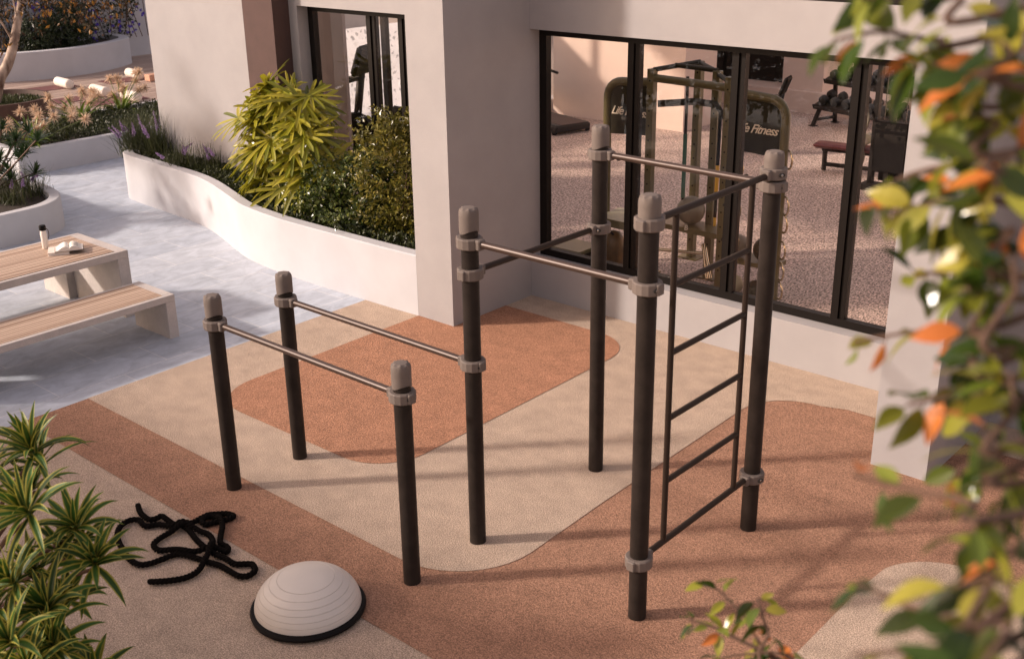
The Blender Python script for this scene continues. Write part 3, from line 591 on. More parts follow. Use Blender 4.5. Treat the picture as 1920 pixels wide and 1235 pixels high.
for k, z in enumerate((1.62, 1.12, .92, .62, .38, .16)):
    mb = MB(); mb.tube(ring_pts(-.755, ry, z, .085, (.8, -.6)), .011, 8, False); part('ring_handle', mb, M['chrome'], G, True)
for k, z in enumerate((1.45, 1.08, .98, .72)):
    mb = MB(); mb.tube(ring_pts(-1.36, ry - .03, z - (.1 if k % 2 else 0), .095, (1, -.2)), .012, 8, False); part('ring_handle', mb, M['chrome'], G, True)
mb = MB()
for z in (1.02, .62, .30): mb.box((-1.46, ry - .12, z), (-1.34, ry - .05, z + .035), Matrix.Identity(4), ch=.01)
part('hook', mb, M['olivedark'], G)
def strap(name, label, x, y, segs):
    t = thing(name, label, 'strap', (x, y, segs[-1][1]))
    for z0, z1, m, r in segs: part('webbing', MB().tube([(x, y, z0), (x + .002, y, (z0 + z1) / 2), (x, y, z1)], r, 8), m, t)
strap('hanging_strap', 'green and black strap hanging in the middle of the training rig', -2.10, 5.80, [(2.36, 1.72, M['darkmetal'], .018), (1.72, .98, M['greenstrap'], .024), (.98, .72, M['black'], .018)])
strap('hanging_strap', 'yellow and black strap hanging beside the rig upright', -1.66, 5.80, [(2.0, 1.42, M['black'], .02), (1.42, 1.12, M['yellowstrap'], .022), (1.12, .82, M['black'], .018), (.82, .72, M['yellowstrap'], .018)])
def sphere(mb, c, r, sq=(1, 1, 1), n=24):
    mb.lathe([(max(.001, r * math.sin(R(a))), -r * math.cos(R(a)) * sq[2]) for a in range(0, 181, 10)], n, c); return mb
t = thing('slam_ball', 'grey ball with white lettering on the rig shelf', 'ball', (-2.02, 5.86, .66)); bb = part('ball_shell', sphere(MB(), (-2.02, 5.86, .83), .165), M['ballgrey'], t, True)
text_mesh('B', .085, bb, M['letters'], Matrix.Translation((.045, -.162, -.0)) @ Matrix.Rotation(R(8), 4, 'Z') @ Matrix.Rotation(R(90), 4, 'X'), .1); text_mesh('osu', .035, bb, M['letters'], Matrix.Translation((.115, -.128, -.01)) @ Matrix.Rotation(R(30), 4, 'Z') @ Matrix.Rotation(R(90), 4, 'X'), .1)
for lab, c, r, m in [('pale grey medicine ball on the low right shelf of the rig', (-1.34, 5.80, .545), .13, 'ballgrey'), ('dark medicine ball at the right end of the low rig shelf', (-1.02, 5.84, .55), .135, 'olivedark'), ('pale medicine ball on the floor under the rig', (-1.30, 5.66, .13), .12, 'olivelight'), ('dark olive medicine ball on the floor by the rig foot', (-1.02, 5.68, .12), .11, 'olivedark')]:
    tag(sphere(MB(), c, r).build('medicine_ball', M[m], None, True), lab, 'ball', 'medicine balls on the rig')
t = thing('kettle_trainer', 'rounded dark bronze bag standing on the floor at the left of the rig', 'weight bag', (-2.93, 5.6, 0)); part('bag', MB().lathe([(.09, .006), (.14, .03), (.15, .25), (.13, .38), (.08, .46), (.01, .48)], 24, (-2.93, 5.6, 0)), mat('bronze_vinyl', (.16, .085, .02), .35, col2=(.07, .045, .015), vscale=6), t, True); part('carry_handle', MB().tube([(-2.98, 5.55, .44), (-2.98, 5.5, .5), (-2.9, 5.48, .5), (-2.88, 5.55, .44)], .012, 8), M['black'], t)
t = thing('step_platform', 'flat dark olive step platform beside the left window frame', 'step platform', (-3.3, 5.3, 0)); mb = MB(); mb.box((-3.62, 5.05, .26), (-3.02, 5.5, .31), ch=.02); part('deck_top', mb, M['olive'], t)
mb = MB(); 
for x in (-3.55, -3.12): mb.box((x, 5.1, .006), (x + .06, 5.45, .26))
part('foot', mb, M['olivedark'], t)

def treadmill(name, label, x, y, rz):
    t = thing(name, label, 'treadmill', (x, y, 0), None, rz)
    MB().box((-.40, -.95, .06), (.40, .75, .19), ch=.03).build('deck_frame', M['darkmetal'], t); MB().box((-.27, -.93, .191), (.27, .6, .197)).build('belt', mat('belt', (.09, .06, .05), .7), t)
    for s in (-1, 1):
        MB().tube([(s * .38, .55, .15), (s * .38, .68, 1.05)], .04, 8).build('side_post', M['darkmetal'], t, True); MB().tube([(s * .38, .66, 1.02), (s * .36, .1, .98)], .028, 8).build('handrail', M['darkmetal'], t, True)
        MB().lathe([(.05, -.03), (.05, .03)], 12, (0, 0, 0), Matrix.Translation((s * .38, -.85, .055)) @ Matrix.Rotation(R(90), 4, 'Y')).build('wheel', M['black'], t)
    m = Matrix.Translation((0, .68, 1.15)) @ Matrix.Rotation(R(-25), 4, 'X'); MB().box((-.42, -.04, -.12), (.42, .04, .22), m, ch=.02).build('console', M['darkmetal'], t)
    return t
treadmill('treadmill', 'dark treadmill against the sunlit wall behind the left pane', -9.2, 11.9, R(74))
def exercise_bike(name, label, x, y, rz, s=1):
    t = thing(name, label, 'exercise bike', (x, y, 0), None, rz); t.scale = (s, s, s); d = M['darkmetal']
    MB().box((-.06, -.55, .03), (.06, .55, .12), ch=.02).build('base_rail', d, t)
    for yy in (-.52, .52): MB().box((-.28, yy - .05, .006), (.28, yy + .05, .07), ch=.015).build('floor_bar', d, t)
    MB().lathe([(.05, -.07), (.30, -.05), (.30, .05), (.05, .07)], 24, (0, 0, 0), Matrix.Translation((0, .28, .45)) @ Matrix.Rotation(R(90), 4, 'Y')).build('flywheel_housing', M['black'], t, True, 40)
    MB().tube([(0, .30, .5), (0, .42, 1.25)], .05, 10).build('front_column', d, t, True); MB().tube([(0, -.25, .12), (0, -.32, .85)], .04, 10).build('seat_post', d, t, True)
    MB().tube([(-.02, -.2, .84), (0, -.32, .88), (0, -.48, .88)], [.05, .1, .13], 12).build('saddle', M['black'], t, True)
    m = Matrix.Translation((0, .45, 1.36)) @ Matrix.Rotation(R(-20), 4, 'X'); MB().box((-.22, -.04, -.14), (.22, .04, .24), m, ch=.03).build('console', M['black'], t)
    for sx in (-1, 1):
        MB().tube(smoothpath([(sx * .05, .40, 1.18), (sx * .24, .3, 1.16), (sx * .27, .02, 1.12), (sx * .22, -.05, 1.14)], 5), .024, 8).build('handlebar', d, t, True)
        MB().tube([(sx * .09, .28, .45), (sx * .14, .28, .30)], .02, 8).build('pedal_crank', d, t, True)
    return t
exercise_bike('exercise_bike', 'black exercise bike in the room behind the palm window', -9.6, 6.95, R(-70), 1.3)
exercise_bike('exercise_bike', 'black exercise bike whose seat shows at the right edge of the palm window', -7.72, 7.3, R(-60), 1.2)
exercise_bike('exercise_bike', 'dark exercise bike seen above the right lettered rig panel', -4.75, 12.3, R(-75), .84)
# dumbbell rack and dumbbells
RX = R(-17); Rk = thing('dumbbell_rack', 'black two-tier dumbbell rack in front of the raised platform', 'dumbbell rack', (-5.05, 15.35, 0), None, RX); d = M['darkmetal']
for z, y in ((.46, -.12), (.92, .12)):
    m = Matrix.Translation((1.15, y, z)) @ Matrix.Rotation(R(22), 4, 'X'); MB().box((-1.18, -.2, -.03), (1.18, .2, .0), m).build('tray', d, Rk); MB().box((-1.18, -.21, -.07), (1.18, -.2, .025), m).build('tray_lip', d, Rk)
for x in (.05, 2.25):
    MB().tube([(x, .25, .006), (x, .16, .95)], .045, 6).build('rear_leg', d, Rk); MB().tube([(x, -.35, .006), (x, -.12, .46)], .045, 6).build('front_leg', d, Rk); MB().tube([(x, -.3, .12), (x, .22, .12)], .03, 6).build('foot_bar', d, Rk)
    for yy in (-.35, .25): MB().box((x - .07, yy - .06, .006), (x + .07, yy + .06, .02)).build('foot_plate', d, Rk)
mats_ = mat('dumbbell_rubber', (.02, .02, .021), .55); rm = np.array(Matrix.Rotation(RX, 4, 'Z'))[:3, :3]; proto = None
names_ = ['first', 'second', 'third', 'fourth', 'fifth', 'sixth', 'seventh', 'eighth']
for tier, (z, y) in enumerate(((.545, -.12), (1.0, .12))):
    for i in range(8):
        q = rm @ V(.16 + i * .285, y, z) + V(-5.05, 15.35, 0); lab = '%s black dumbbell from the left on the %s tier of the rack' % (names_[i], ['lower', 'upper'][tier])
        if proto is None:
            proto = thing('dumbbell', lab, 'dumbbell', tuple(q), 'dumbbells on the rack', RX); a = Matrix.Rotation(R(90 + 22), 4, 'X')
            for s in (-1, 1): MB().lathe([(.03, -.055), (.085, -.05), (.092, 0), (.085, .05), (.03, .055)], 14, (0, 0, s * .11), a).build('weight_head', mats_, proto, True, 40)
            MB().lathe([(.018, -.07), (.018, .07)], 10, (0, 0, 0), a).build('grip', M['bolt'], proto, True)
        else:
            c = copy_tree(proto); c.location = q.tolist(); c['label'] = lab
# flat bench and cable tower
t = thing('weight_bench', 'flat weight bench with dark red pad inside the gym', 'bench', (-3.0, 11.8, 0), None, R(8))
MB().box((-.42, -.15, .39), (.75, .15, .47), ch=.03).build('pad', M['redpad'], t, True, 40); MB().tube([(-.25, 0, .02), (-.25, 0, .38)], .04, 4).build('leg', d, t); MB().tube([(.7, 0, .02), (.7, 0, .38)], .04, 4).build('leg', d, t); MB().tube([(-.25, 0, .12), (.8, 0, .12)], .035, 4).build('spine', d, t); MB().tube([(-.3, 0, .36), (.75, 0, .36)], .035, 4).build('pad_rail', d, t)
for s in (-1, 1): MB().lathe([(.03, -.09), (.085, -.085), (.085, .085), (.03, .09)], 16, (0, 0, 0), Matrix.Translation((.36, s * .19, .56)) @ Matrix.Rotation(R(90), 4, 'X')).build('roller', M['ballgrey'], t, True, 40)
t = thing('cable_tower', 'black cable machine with weight stack behind the right hand pane', 'cable machine', (-1.85, 11.2, 0))
for x in (-2.2, -1.95, -1.6, -1.4): part('mast', MB().box((x - .035, 11.15, .006), (x + .035, 11.25, 2.35)), d, t)
part('weight_stack', MB().box((-2.12, 11.28, .12), (-1.64, 11.45, 1.0)), M['black'], t); part('shroud', MB().box((-2.16, 11.1, .3), (-1.68, 11.14, 1.05)), M['black'], t); part('base_frame', MB().box((-2.3, 11.0, .006), (-1.3, 11.3, .09)), d, t); part('top_beam', MB().box((-2.3, 11.1, 2.35), (-1.3, 11.3, 2.45)), d, t)
for x in (-2.08, -2.0, -1.9, -1.75, -1.68): part('cable', MB().tube([(x, 11.2, .9), (x, 11.2, 2.35)], .006, 6), M['bolt'], t)
part('pull_arm', MB().tube(smoothpath([(-2.36, 11.1, 1.28), (-2.26, 11.05, 1.05), (-2.33, 11.0, .72), (-2.26, 11.0, .5), (-2.36, 11.0, .12)], 6), .022, 8), M['ballgrey'], t, True)

# ------------------------------------------------------------------ yoga deck
def gz(u, v, z):
    q = fw + r2 * (u - 960) / 2114.6 - u2 * (v - 617.5) / 2114.6; tt = (z - C0[2]) / q[2]; return C0 + q * tt
for k, (u, v, mu, mv, lab) in enumerate([(119.5, 155.5, 108, 164, 'left white bolster at the back of the deck'), (186.5, 169.5, 170, 182, 'middle white bolster in front of the flower heads'), (252.5, 138.5, 262, 147, 'farthest white bolster beside the pink block'), (245, 179, 235, 186, 'nearest white bolster partly hidden by flower heads')]):
    c = gz(u, v, .14); ax = V(1, -.10, 0); ax /= np.linalg.norm(ax); mb = MB()
    pr = [(.02, -.37), (.085, -.365), (.108, -.345), (.112, -.30), (.112, .30), (.108, .345), (.085, .365), (.02, .37)]
    m = Matrix.Translation(c.tolist()) @ Vector(ax.tolist()).to_track_quat('Z', 'Y').to_matrix().to_4x4(); mb.lathe(pr, 24, (0, 0, 0), m)
    tag(mb.build('bolster', M['bolster'], None, True, 50), lab, 'bolster', 'yoga bolsters on the deck')
    q = gz(mu, mv, .024); mm_ = Matrix.Translation(q.tolist()) @ Matrix.Rotation(R(-4), 4, 'Z'); mb = MB(); mb.box((-.34, -.95, 0), (.34, .42, .008), mm_)
    tag(mb.build('yoga_mat', M['mat']), 'dark maroon yoga mat under the ' + lab.split(' bolster')[0].replace(' white', '') + ' bolster', 'yoga mat', 'yoga mats on the deck')
c = gz(286, 146, .1); tag(MB().box((c[0] - .12, c[1] - .15, .034), (c[0] + .12, c[1] + .35, .19), ch=.01).build('yoga_block', M['block']), 'pink cork yoga block at the foot of the white wall corner', 'yoga block')

# ------------------------------------------------------------------ plants
def hemi(n, g): return nrm(g.normal(size=(n, 3)))
LP = lambda t: (.25 + .75 * min(1, t / .25)) * (1 if t < .55 else max(0, 1 - ((t - .55) / .45) ** 1.6))
# fan palm clump
g = np.random.default_rng(3); pc = V(-6.55, 3.62, .58); t = thing('fan_palm', 'yellow-green fan palm clump in the curving white planter', 'palm', tuple(pc)); fol = MB(); st = MB()
fans = []
for i in range(74):
    a = g.uniform(0, 2 * PI); hh = g.uniform(.0, 1.0); rad = (.86 - .40 * abs(hh - .4)) * g.uniform(.35, 1.05)
    if hh > .8: rad *= .7
    fans.append((a, hh, rad))
for a, hh, rad in fans:
    hub = pc + V(math.cos(a) * rad * 1.12, math.sin(a) * rad * .38 - .02, .26 + hh * 1.38)
    hub[1] = min(hub[1], 4.12)
    o = pc + V(math.cos(a) * .12, math.sin(a) * .08, max(0, hh * 1.3 - .25)); d = nrm(hub - o + V(0, 0, .15)); st.tube(smoothpath([o, (o + hub) / 2 + V(0, 0, .10), hub], 4), .007, 5)
    out = nrm(V(math.cos(a) * .62, math.sin(a) * .5 - .32, -1.0 + .9 * hh * g.uniform(.3, 1.1))); sidev = nrm(np.cross(out, V(0, 0, 1)) + g.normal(size=3) * .15); upv = np.cross(sidev, out)
    nl = g.integers(10, 13); LL = g.uniform(.36, .50)
    for k in range(nl):
        th = (k / (nl - 1) - .5) * R(265); dd = out * math.cos(th) + sidev * math.sin(th) + upv * (.12 + g.normal() * .05)
        fol.blade(hub, dd, np.cross(nrm(dd), upv), LL * (1 - .15 * abs(k / (nl - 1) - .5)) * g.uniform(.9, 1.08), g.uniform(.044, .056), .10 + g.uniform(0, .22), 6, lambda t: (.35 + .65 * min(1, t / .3)) * (1 if t < .78 else 1 - .75 * ((t - .78) / .22) ** 2), .14)
for i in range(9): a = i * .7; st.tube([pc + V(math.cos(a) * .16, math.sin(a) * .1, 0), pc + V(math.cos(a) * .24, math.sin(a) * .12, .9 + .07 * i)], .016, 6)
part('foliage', fol, M['palm'], t); part('stem', st, M['greenstem'], t)

def shrub(name, label, c, rad, n, size, m, asp=.3, shell=.5, lump=.25, seed=1, zmin=None, stems=5, group=None, extra=(), up_bias=.2):
    t = thing(name, label, 'shrub', (c[0], c[1], zmin if zmin is not None else c[2] - rad[2]), group); mb = MB()
    def fill(n, c, rad, seed):
        P, D = lumps(max(60, n // 12), c, rad, shell, lump, seed, zmin); up = up_bias
        D = nrm(D + V(0, 0, up)); k = 12; u = np.tile(np.linspace(0, 1, k), len(P))[:, None]; Pr = np.repeat(P, k, 0); Dr = np.repeat(D, k, 0)
        q = rng.normal(size=Pr.shape); leaves(mb, Pr + Dr * (u - .5) * size * 3.2 + q * size * .28, nrm(Dr * .55 + nrm(np.cross(Dr, q)) * .9), size * rng.uniform(.65, 1.25, len(Pr)) * (1.1 - .35 * u[:, 0]), asp)
    fill(n, c, rad, seed)
    for (c2, r2_, n2, s2) in extra: fill(n2, c2, r2_, s2)
    f = part('foliage', mb, m, t); st = MB(); z0 = t.location.z; g = np.random.default_rng(seed)
    for i in range(stems):
        e = np.array(c) + g.normal(size=3) * .4 * np.array(rad); st.tube([(c[0] + g.normal() * .05, c[1] + g.normal() * .05, z0 - .02), (np.array(c) + V(c[0], c[1], z0)) / 2 + g.normal(size=3) * .04, e], [.014, .01, .004], 5)
    part('branch', st, M['stem'], t); return t
shrub('rounded_shrub', 'rounded dark green shrub in the planter between palm and tall bush', (-5.42, 3.55, .86), (.86, .46, .44), 6000, .066, M['hedge'], .36, .35, .28, 5, .59, 6, None, [((-4.95, 3.72, 1.05), (.5, .38, .42), 2400, 9)])
shrub('tall_bush', 'tall narrow golden-green bush against the projecting pillar', (-4.42, 3.56, 1.25), (.50, .40, 1.06), 7600, .068, M['tallshrub'], .27, .4, .34, 6, .585, 6, None, (), .7)
# low cover in the big planter
def carpet(name, label, poly_fn, n, z, hgt, size, m, cat='ground cover'):
    P = poly_fn(n); k = len(P); P = np.column_stack([P, z + hgt * rng.random(k) ** .7]); D = rng.normal(size=(k, 3)) * .7 + V(0, 0, .8); mb = MB(); leaves(mb, P, D, size * rng.uniform(.6, 1.3, k), .3)
    return tag(mb.build(name, m), label, cat, kind='stuff')
def in_front(x): return np.interp(x, mid_r[:, 0], mid_r[:, 1])
def cov_big(n):
    x = rng.uniform(-10.6, -3.7, n); y = rng.uniform(0, 1, n); lo = in_front(x) + .19; hi = 4.2; return np.column_stack([x, lo + (hi - lo) * y])
carpet('ground_cover', 'low dark green leaf cover filling the curving planter', cov_big, 9000, .58, .13, .055, M['cover_leaf'])
# grass clumps with lilac flower spikes
def grass(name, label, c, n, L, spread, group=None, ns=0, sp=.35, seed=0, wid=.011):
    g = np.random.default_rng(seed); t = thing(name, label, 'grass clump', tuple(c), group); mb = MB()
    for i in range(n):
        a = g.uniform(0, 2 * PI); e = R(g.uniform(38, 86)); d = V(math.cos(a) * math.cos(e), math.sin(a) * math.cos(e), math.sin(e))
        mb.blade(np.array(c) + V(g.normal() * spread, g.normal() * spread * .7, 0), d, V(-math.sin(a), math.cos(a), 0), L * g.uniform(.55, 1.15), wid, g.uniform(.15, .75), 4, lambda t: 1 - t * .9)
    part('blades', mb, M['grass'], t)
    for i in range(ns):
        a = g.uniform(0, 2 * PI); e = R(g.uniform(45, 80)); d = V(math.cos(a) * math.cos(e), math.sin(a) * math.cos(e), math.sin(e)); b0 = np.array(c) + V(g.normal() * sp * 1.3, g.normal() * sp * .6, .05); ln_ = L * g.uniform(.75, 1.05)
        tip = b0 + d * ln_ + V(0, 0, -.05); s_ = MB(); s_.tube(smoothpath([b0, b0 + d * ln_ * .5 + V(0, 0, .03), tip], 4), .0035, 4); sm = part('flower_stalk', s_, M['greenstem'], t)
        k = 95; u = g.random(k); P = b0 + d * ln_ * .55 + (tip - b0 - d * ln_ * .55)[None] * u[:, None]; D = hemi(k, g) + d * .5; f = MB(); leaves(f, P, D, .032 * (1.15 - .7 * u), .34); part('flower_spike', f, M['purple'], sm)
    return t
for k, (u, v, zz, n, L, ns, lab) in enumerate([(285, 285, .6, 190, .62, 3, 'grass clump with lilac spikes at the rounded tip of the big planter'), (330, 275, .6, 190, .70, 4, 'grass clump with lilac spikes in the middle of the planter tip'), (385, 280, .6, 220, .78, 4, 'tallest grass clump with lilac spikes left of the palm'), (345, 318, .6, 120, .45, 3, 'low grass clump with lilac spikes near the planter rim'), (425, 315, .6, 110, .45, 3, 'low grass clump with lilac spikes at the foot of the palm')]):
    c = gz(u, v, zz); c[1] = min(c[1], 4.1); grass('flowering_grass', lab, c, int(n * 1.7), L, .13, 'lilac flowering grasses', ns + 1, .2, 20 + k, .013)
# strap-leaved plants with peach flower heads
def strap_plant(name, label, c, n, L, heads, seed, group):
    g = np.random.default_rng(seed); t = thing(name, label, 'flowering plant', tuple(c), group); mb = MB()
    for i in range(n):
        a = i * 2.4 + g.normal() * .3; e = R(g.uniform(25, 75)); d = V(math.cos(a) * math.cos(e), math.sin(a) * math.cos(e), math.sin(e))
        mb.blade(np.array(c) + V(math.cos(a), math.sin(a), 0) * .03, d, V(-math.sin(a), math.cos(a), 0), L * g.uniform(.7, 1.1), .05, g.uniform(.5, 1.0), 7, lambda t: (1 if t < .6 else max(.02, 1 - ((t - .6) / .4) ** 1.5)), .18)
    part('leaves', mb, M['strap'], t)
    heads = heads + [(a + g.normal() * .18, b + g.normal() * .18, c_ + g.normal() * .06) for a, b, c_ in heads]
    for hx, hy, hz in heads:
        h = np.array(c) + V(hx, hy, hz * .72); s_ = MB(); s_.tube(smoothpath([c, (np.array(c) + h) / 2 + V(0, 0, .05), h], 4), .006, 5); sm = part('flower_stalk', s_, M['greenstem'], t)
        f = MB(); k = 90; D = hemi(k, g); D[:, 2] += .25
        for dd in nrm(D): f.blade(h + dd * .012, dd, np.cross(dd, g.normal(size=3)), g.uniform(.08, .14), .017, .35, 3, lambda t: 1 - t * .8)
        part('flower_head', f, M['peach'], sm)
    return t
for k, (u, v, n, heads, lab) in enumerate([
    (62, 277, 22, [(-.55, -.1, .50), (-.25, .12, .42), (.0, .1, .40), (-.4, .4, .62), (-.1, .5, .60), (.05, .75, .58)], 'strap-leaved plant with peach flower heads at the left planter corner'),
    (150, 232, 22, [(-.5, -.25, .42), (-.45, .1, .55), (-.6, .45, .68), (-.3, .62, .55), (-.55, -.55, .38), (-.1, .3, .46), (-.3, .9, .5)], 'strap-leaved plant with peach flower heads in the middle of the straight planter'),
    (228, 214, 22, [(-.75, -.1, .48), (-.8, .3, .78), (-.5, .42, .55), (-.6, .75, .66), (-.4, .8, .5), (-.9, .95, .82)], 'strap-leaved plant with peach flower heads nearest the white wall corner')]):
    strap_plant('flowering_plant', lab, gz(u, v, .36), n, .62, heads, 40 + k, 'peach flowering plants')
carpet('ground_cover', 'dark low leaf cover filling the straight planter', lambda n: np.column_stack([rng.uniform(-15.6, -13.62, n), rng.uniform(3.6, 8.6, n)]), 15000, .34, .16, .05, M['cover_leaf'])
# left rounded planter: branching rosette shrub, grass, lilac spikes
def rosette(mb, c, axis, n, L, W, m_fold, seed, g0=.5):
    g = np.random.default_rng(seed); ax = nrm(axis); e1 = nrm(np.cross(ax, V(.3, 1, .2))); e2 = np.cross(ax, e1)
    for i in range(n):
        f = i / n; a = i * 2.39996 + g.normal() * .15; el = R(12 + 70 * f + g.normal() * 6); r_ = e1 * math.cos(a) + e2 * math.sin(a); d = r_ * math.cos(el) + ax * math.sin(el)
        mb.blade(np.array(c) - ax * (.05 * (1 - f) * L / .3), d, np.cross(d, ax), L * (1.02 - .35 * f) * g.uniform(.8, 1.1), W * (1 - .25 * f), g0 * (1.1 - .7 * f) * g.uniform(.6, 1.5), 7, lambda t: (.45 + .55 * min(1, t / .3)) * (1 if t < .5 else max(0, 1 - ((t - .5) / .5) ** 1.7)), m_fold)
t = thing('rosette_shrub', 'dark branching shrub with narrow leaf rosettes in the low rounded planter', 'shrub', (-10.9, 1.55, .34)); lf = MB(); st = MB(); g = np.random.default_rng(77)
for k in range(22):
    tip = V(-10.75 + g.normal() * .30, 2.05 + g.normal() * .22, .34 + g.uniform(.25, 1.05)); st.tube(smoothpath([(-10.95 + g.normal() * .05, 1.5 + g.normal() * .05, .33), (V(-10.95, 1.7, .34) + tip) / 2 + V(0, 0, .05), tip], 4), .010, 5)
    rosette(lf, tip, V(g.normal() * .4, g.normal() * .4, 1), 34, .24, .026, 0, 300 + k, .55)
part('foliage', lf, M['rosette'], t); part('stem', st, M['stem'], t)
for k, (u, v, n, ns, lab) in enumerate([(20, 380, 160, 4, 'brownish grass clump with lilac spikes by the left picture edge'), (62, 365, 170, 3, 'grass clump at the rounded end of the low planter'), (30, 350, 120, 2, 'grass clump behind the others in the low rounded planter')]):
    grass('flowering_grass', lab, gz(u, v, .345), n, .40, .14, 'lilac grasses in the low planter', ns, .14, 60 + k)
# far beds: clipped domes, climber with blue-violet flowers
for k, (u, v, rx, rz_, lab) in enumerate([(108, 62, .62, .55, 'dark clipped shrub dome in the middle of the far planter'), (140, 48, .50, .70, 'taller dark clipped shrub to the right in the far planter'), (66, 66, .55, .45, 'dark clipped shrub behind the tree trunk in the far planter')]):
    q = fw + r2 * (u - 960) / 2114.6 - u2 * (v - 617.5) / 2114.6; c = C0 + q * ((-24.0 - C0[0]) / q[0]); shrub('clipped_shrub', lab, tuple(c), (.5, rx, rz_), 4200, .06, M['dark'], .32, .4, .15, 70 + k, .6, 4, 'clipped shrubs in the far planter')
t = thing('flowering_climber', 'climber with violet blue flowers covering the far garden wall', 'climbing plant', (-24.9, 10, .6)); n = 9000; g = np.random.default_rng(5)
y = g.uniform(8.2, 13.4, n); zz = g.uniform(.55, 4.6, n); keep = zz > .55 + np.clip((y - 12.3) * 1.5, 0, 9) + .25 * np.sin(y * 7) ; y, zz = y[keep], zz[keep]
dn = np.sin(y * 2.3 + zz * 1.1) * np.sin(zz * 2.9 - y) + g.normal(size=len(y)) * .5; k = dn > -.55; P = np.column_stack([-24.98 + g.random(k.sum()) ** 2 * .45, y[k], zz[k]]); mb = MB(); leaves(mb, P, hemi(len(P), g) + V(.6, 0, -.3), .085 * g.uniform(.6, 1.3, len(P)), .3); part('foliage', mb, M['dark'], t)
n = 620; y = g.uniform(8.2, 13.3, n); zz = g.uniform(.5, 4.5, n); k = (zz > .55 + np.clip((y - 12.4) * 1.5, 0, 9)) & (np.sin(y * 1.9 + 1) + np.sin(zz * 2.3 + y) + g.normal(size=n) * .6 > .1); mb = MB()
for yy, z_ in zip(y[k], zz[k]):
    c = V(-24.6 + g.random() * .12, yy, z_); a = g.random() * 2; leaves(mb, np.repeat(c[None], 6, 0), np.array([V(.35, math.cos(a + i * PI / 3), math.sin(a + i * PI / 3)) for i in range(6)]), .062, .34)
part('flowers', mb, M['blue'], t, ); mb = MB()
for i in range(26): yy = 8.3 + i * .19; mb.tube(smoothpath([(-24.9, yy, .55), (-24.88, yy + .3 * math.sin(i), 1.8), (-24.86, yy + .2, 3.2), (-24.9, yy - .1, 4.4)], 5), .012, 5)
part('vine_stem', mb, M['stem'], t)
# potted tree with autumn leaves
pp = V(-18.75, 5.55, .02); t = thing('round_pot', 'large round rusty brown pot on the deck holding the autumn tree', 'plant pot', tuple(pp)); part('pot_wall', MB().lathe([(.98, 0), (1.06, .05), (1.10, .40), (1.10, .43), (1.03, .43), (1.0, .30), (.02, .29)], 56, tuple(pp)), M['corten'], t, True, 40)
mb = MB(); n = 1600; a = rng.random(n) * 2 * PI; r_ = np.sqrt(rng.random(n)) * .96; leaves(mb, np.column_stack([pp[0] + r_ * np.cos(a), pp[1] + r_ * np.sin(a), np.full(n, .32)]), rng.normal(size=(n, 3)) * .6 + V(0, 0, .9), .09, .22); part('ground_leaves', mb, M['grass'], t)
tr = thing('autumn_tree', 'slender pale-barked tree with orange autumn leaves growing in the round pot', 'tree', (-18.6, 5.5, .3)); mb = MB()
tp = smoothpath([(-18.6, 5.42, .30), (-18.52, 5.62, .83), (-18.5, 5.83, 1.10), (-18.5, 6.03, 1.48), (-18.5, 6.20, 1.94), (-18.5, 6.36, 2.4), (-18.45, 6.5, 3.2), (-18.4, 6.6, 4.2)], 6); mb.tube(tp, np.interp(np.linspace(0, 1, len(tp)), [0, .15, .5, .75, 1], [.15, .115, .085, .055, .02]), 12); part('trunk', mb, M['bark'], tr, True)
mb = MB(); cr = MB(); g = np.random.default_rng(9)
for a_, b_, r_ in [((-18.5, 6.05, 1.52), (-18.6, 5.60, 2.25), .03), ((-18.55, 5.75, 2.0), (-18.6, 5.45, 2.1), .015), ((-18.5, 6.3, 2.2), (-18.3, 7.1, 2.9), .03), ((-18.45, 6.45, 2.9), (-18.3, 7.8, 3.3), .03), ((-18.5, 6.2, 1.95), (-18.2, 5.9, 2.9), .02), ((-18.45, 6.5, 3.0), (-18.6, 5.6, 3.4), .02)]: mb.tube(smoothpath([a_, (V(*a_) + V(*b_)) / 2 + V(0, .05, .08), b_], 5), np.linspace(r_, r_ * .4, 11), 7)
part('branch', mb, M['bark'], tr, True)
for u, v, R0, n in [(15, 20, .30, 260), (8, 70, .2, 120), (40, 5, .35, 260), (85, 8, .35, 300), (60, 25, .22, 120), (120, 10, .4, 420), (155, 20, .36, 330), (165, 42, .2, 110), (195, 12, .34, 280), (225, 4, .3, 180), (205, 38, .14, 50), (5, 100, .14, 60), (75, 55, .12, 40), (180, 0, .4, 260), (100, -10, .5, 400), (30, -20, .5, 400)]:
    q = fw + r2 * (u - 960) / 2114.6 - u2 * (v - 617.5) / 2114.6; c = C0 + q * ((-18.4 + g.normal() * .35 - C0[0]) / q[0]); n = int(n * .17); P = c + g.normal(size=(n, 3)) * R0 * .55; leaves(cr, P, g.normal(size=(n, 3)) * .5 + V(0, 0, -.7), .125 * g.uniform(.6, 1.2, n), .24)
P = V(-18.4, 6.4, 4.3) + g.normal(size=(500, 3)) * V(.7, .8, .4); leaves(cr, P, g.normal(size=(500, 3)) * .5 + V(0, 0, -.7), .1, .24)
part('crown', cr, M['autumn'], tr)

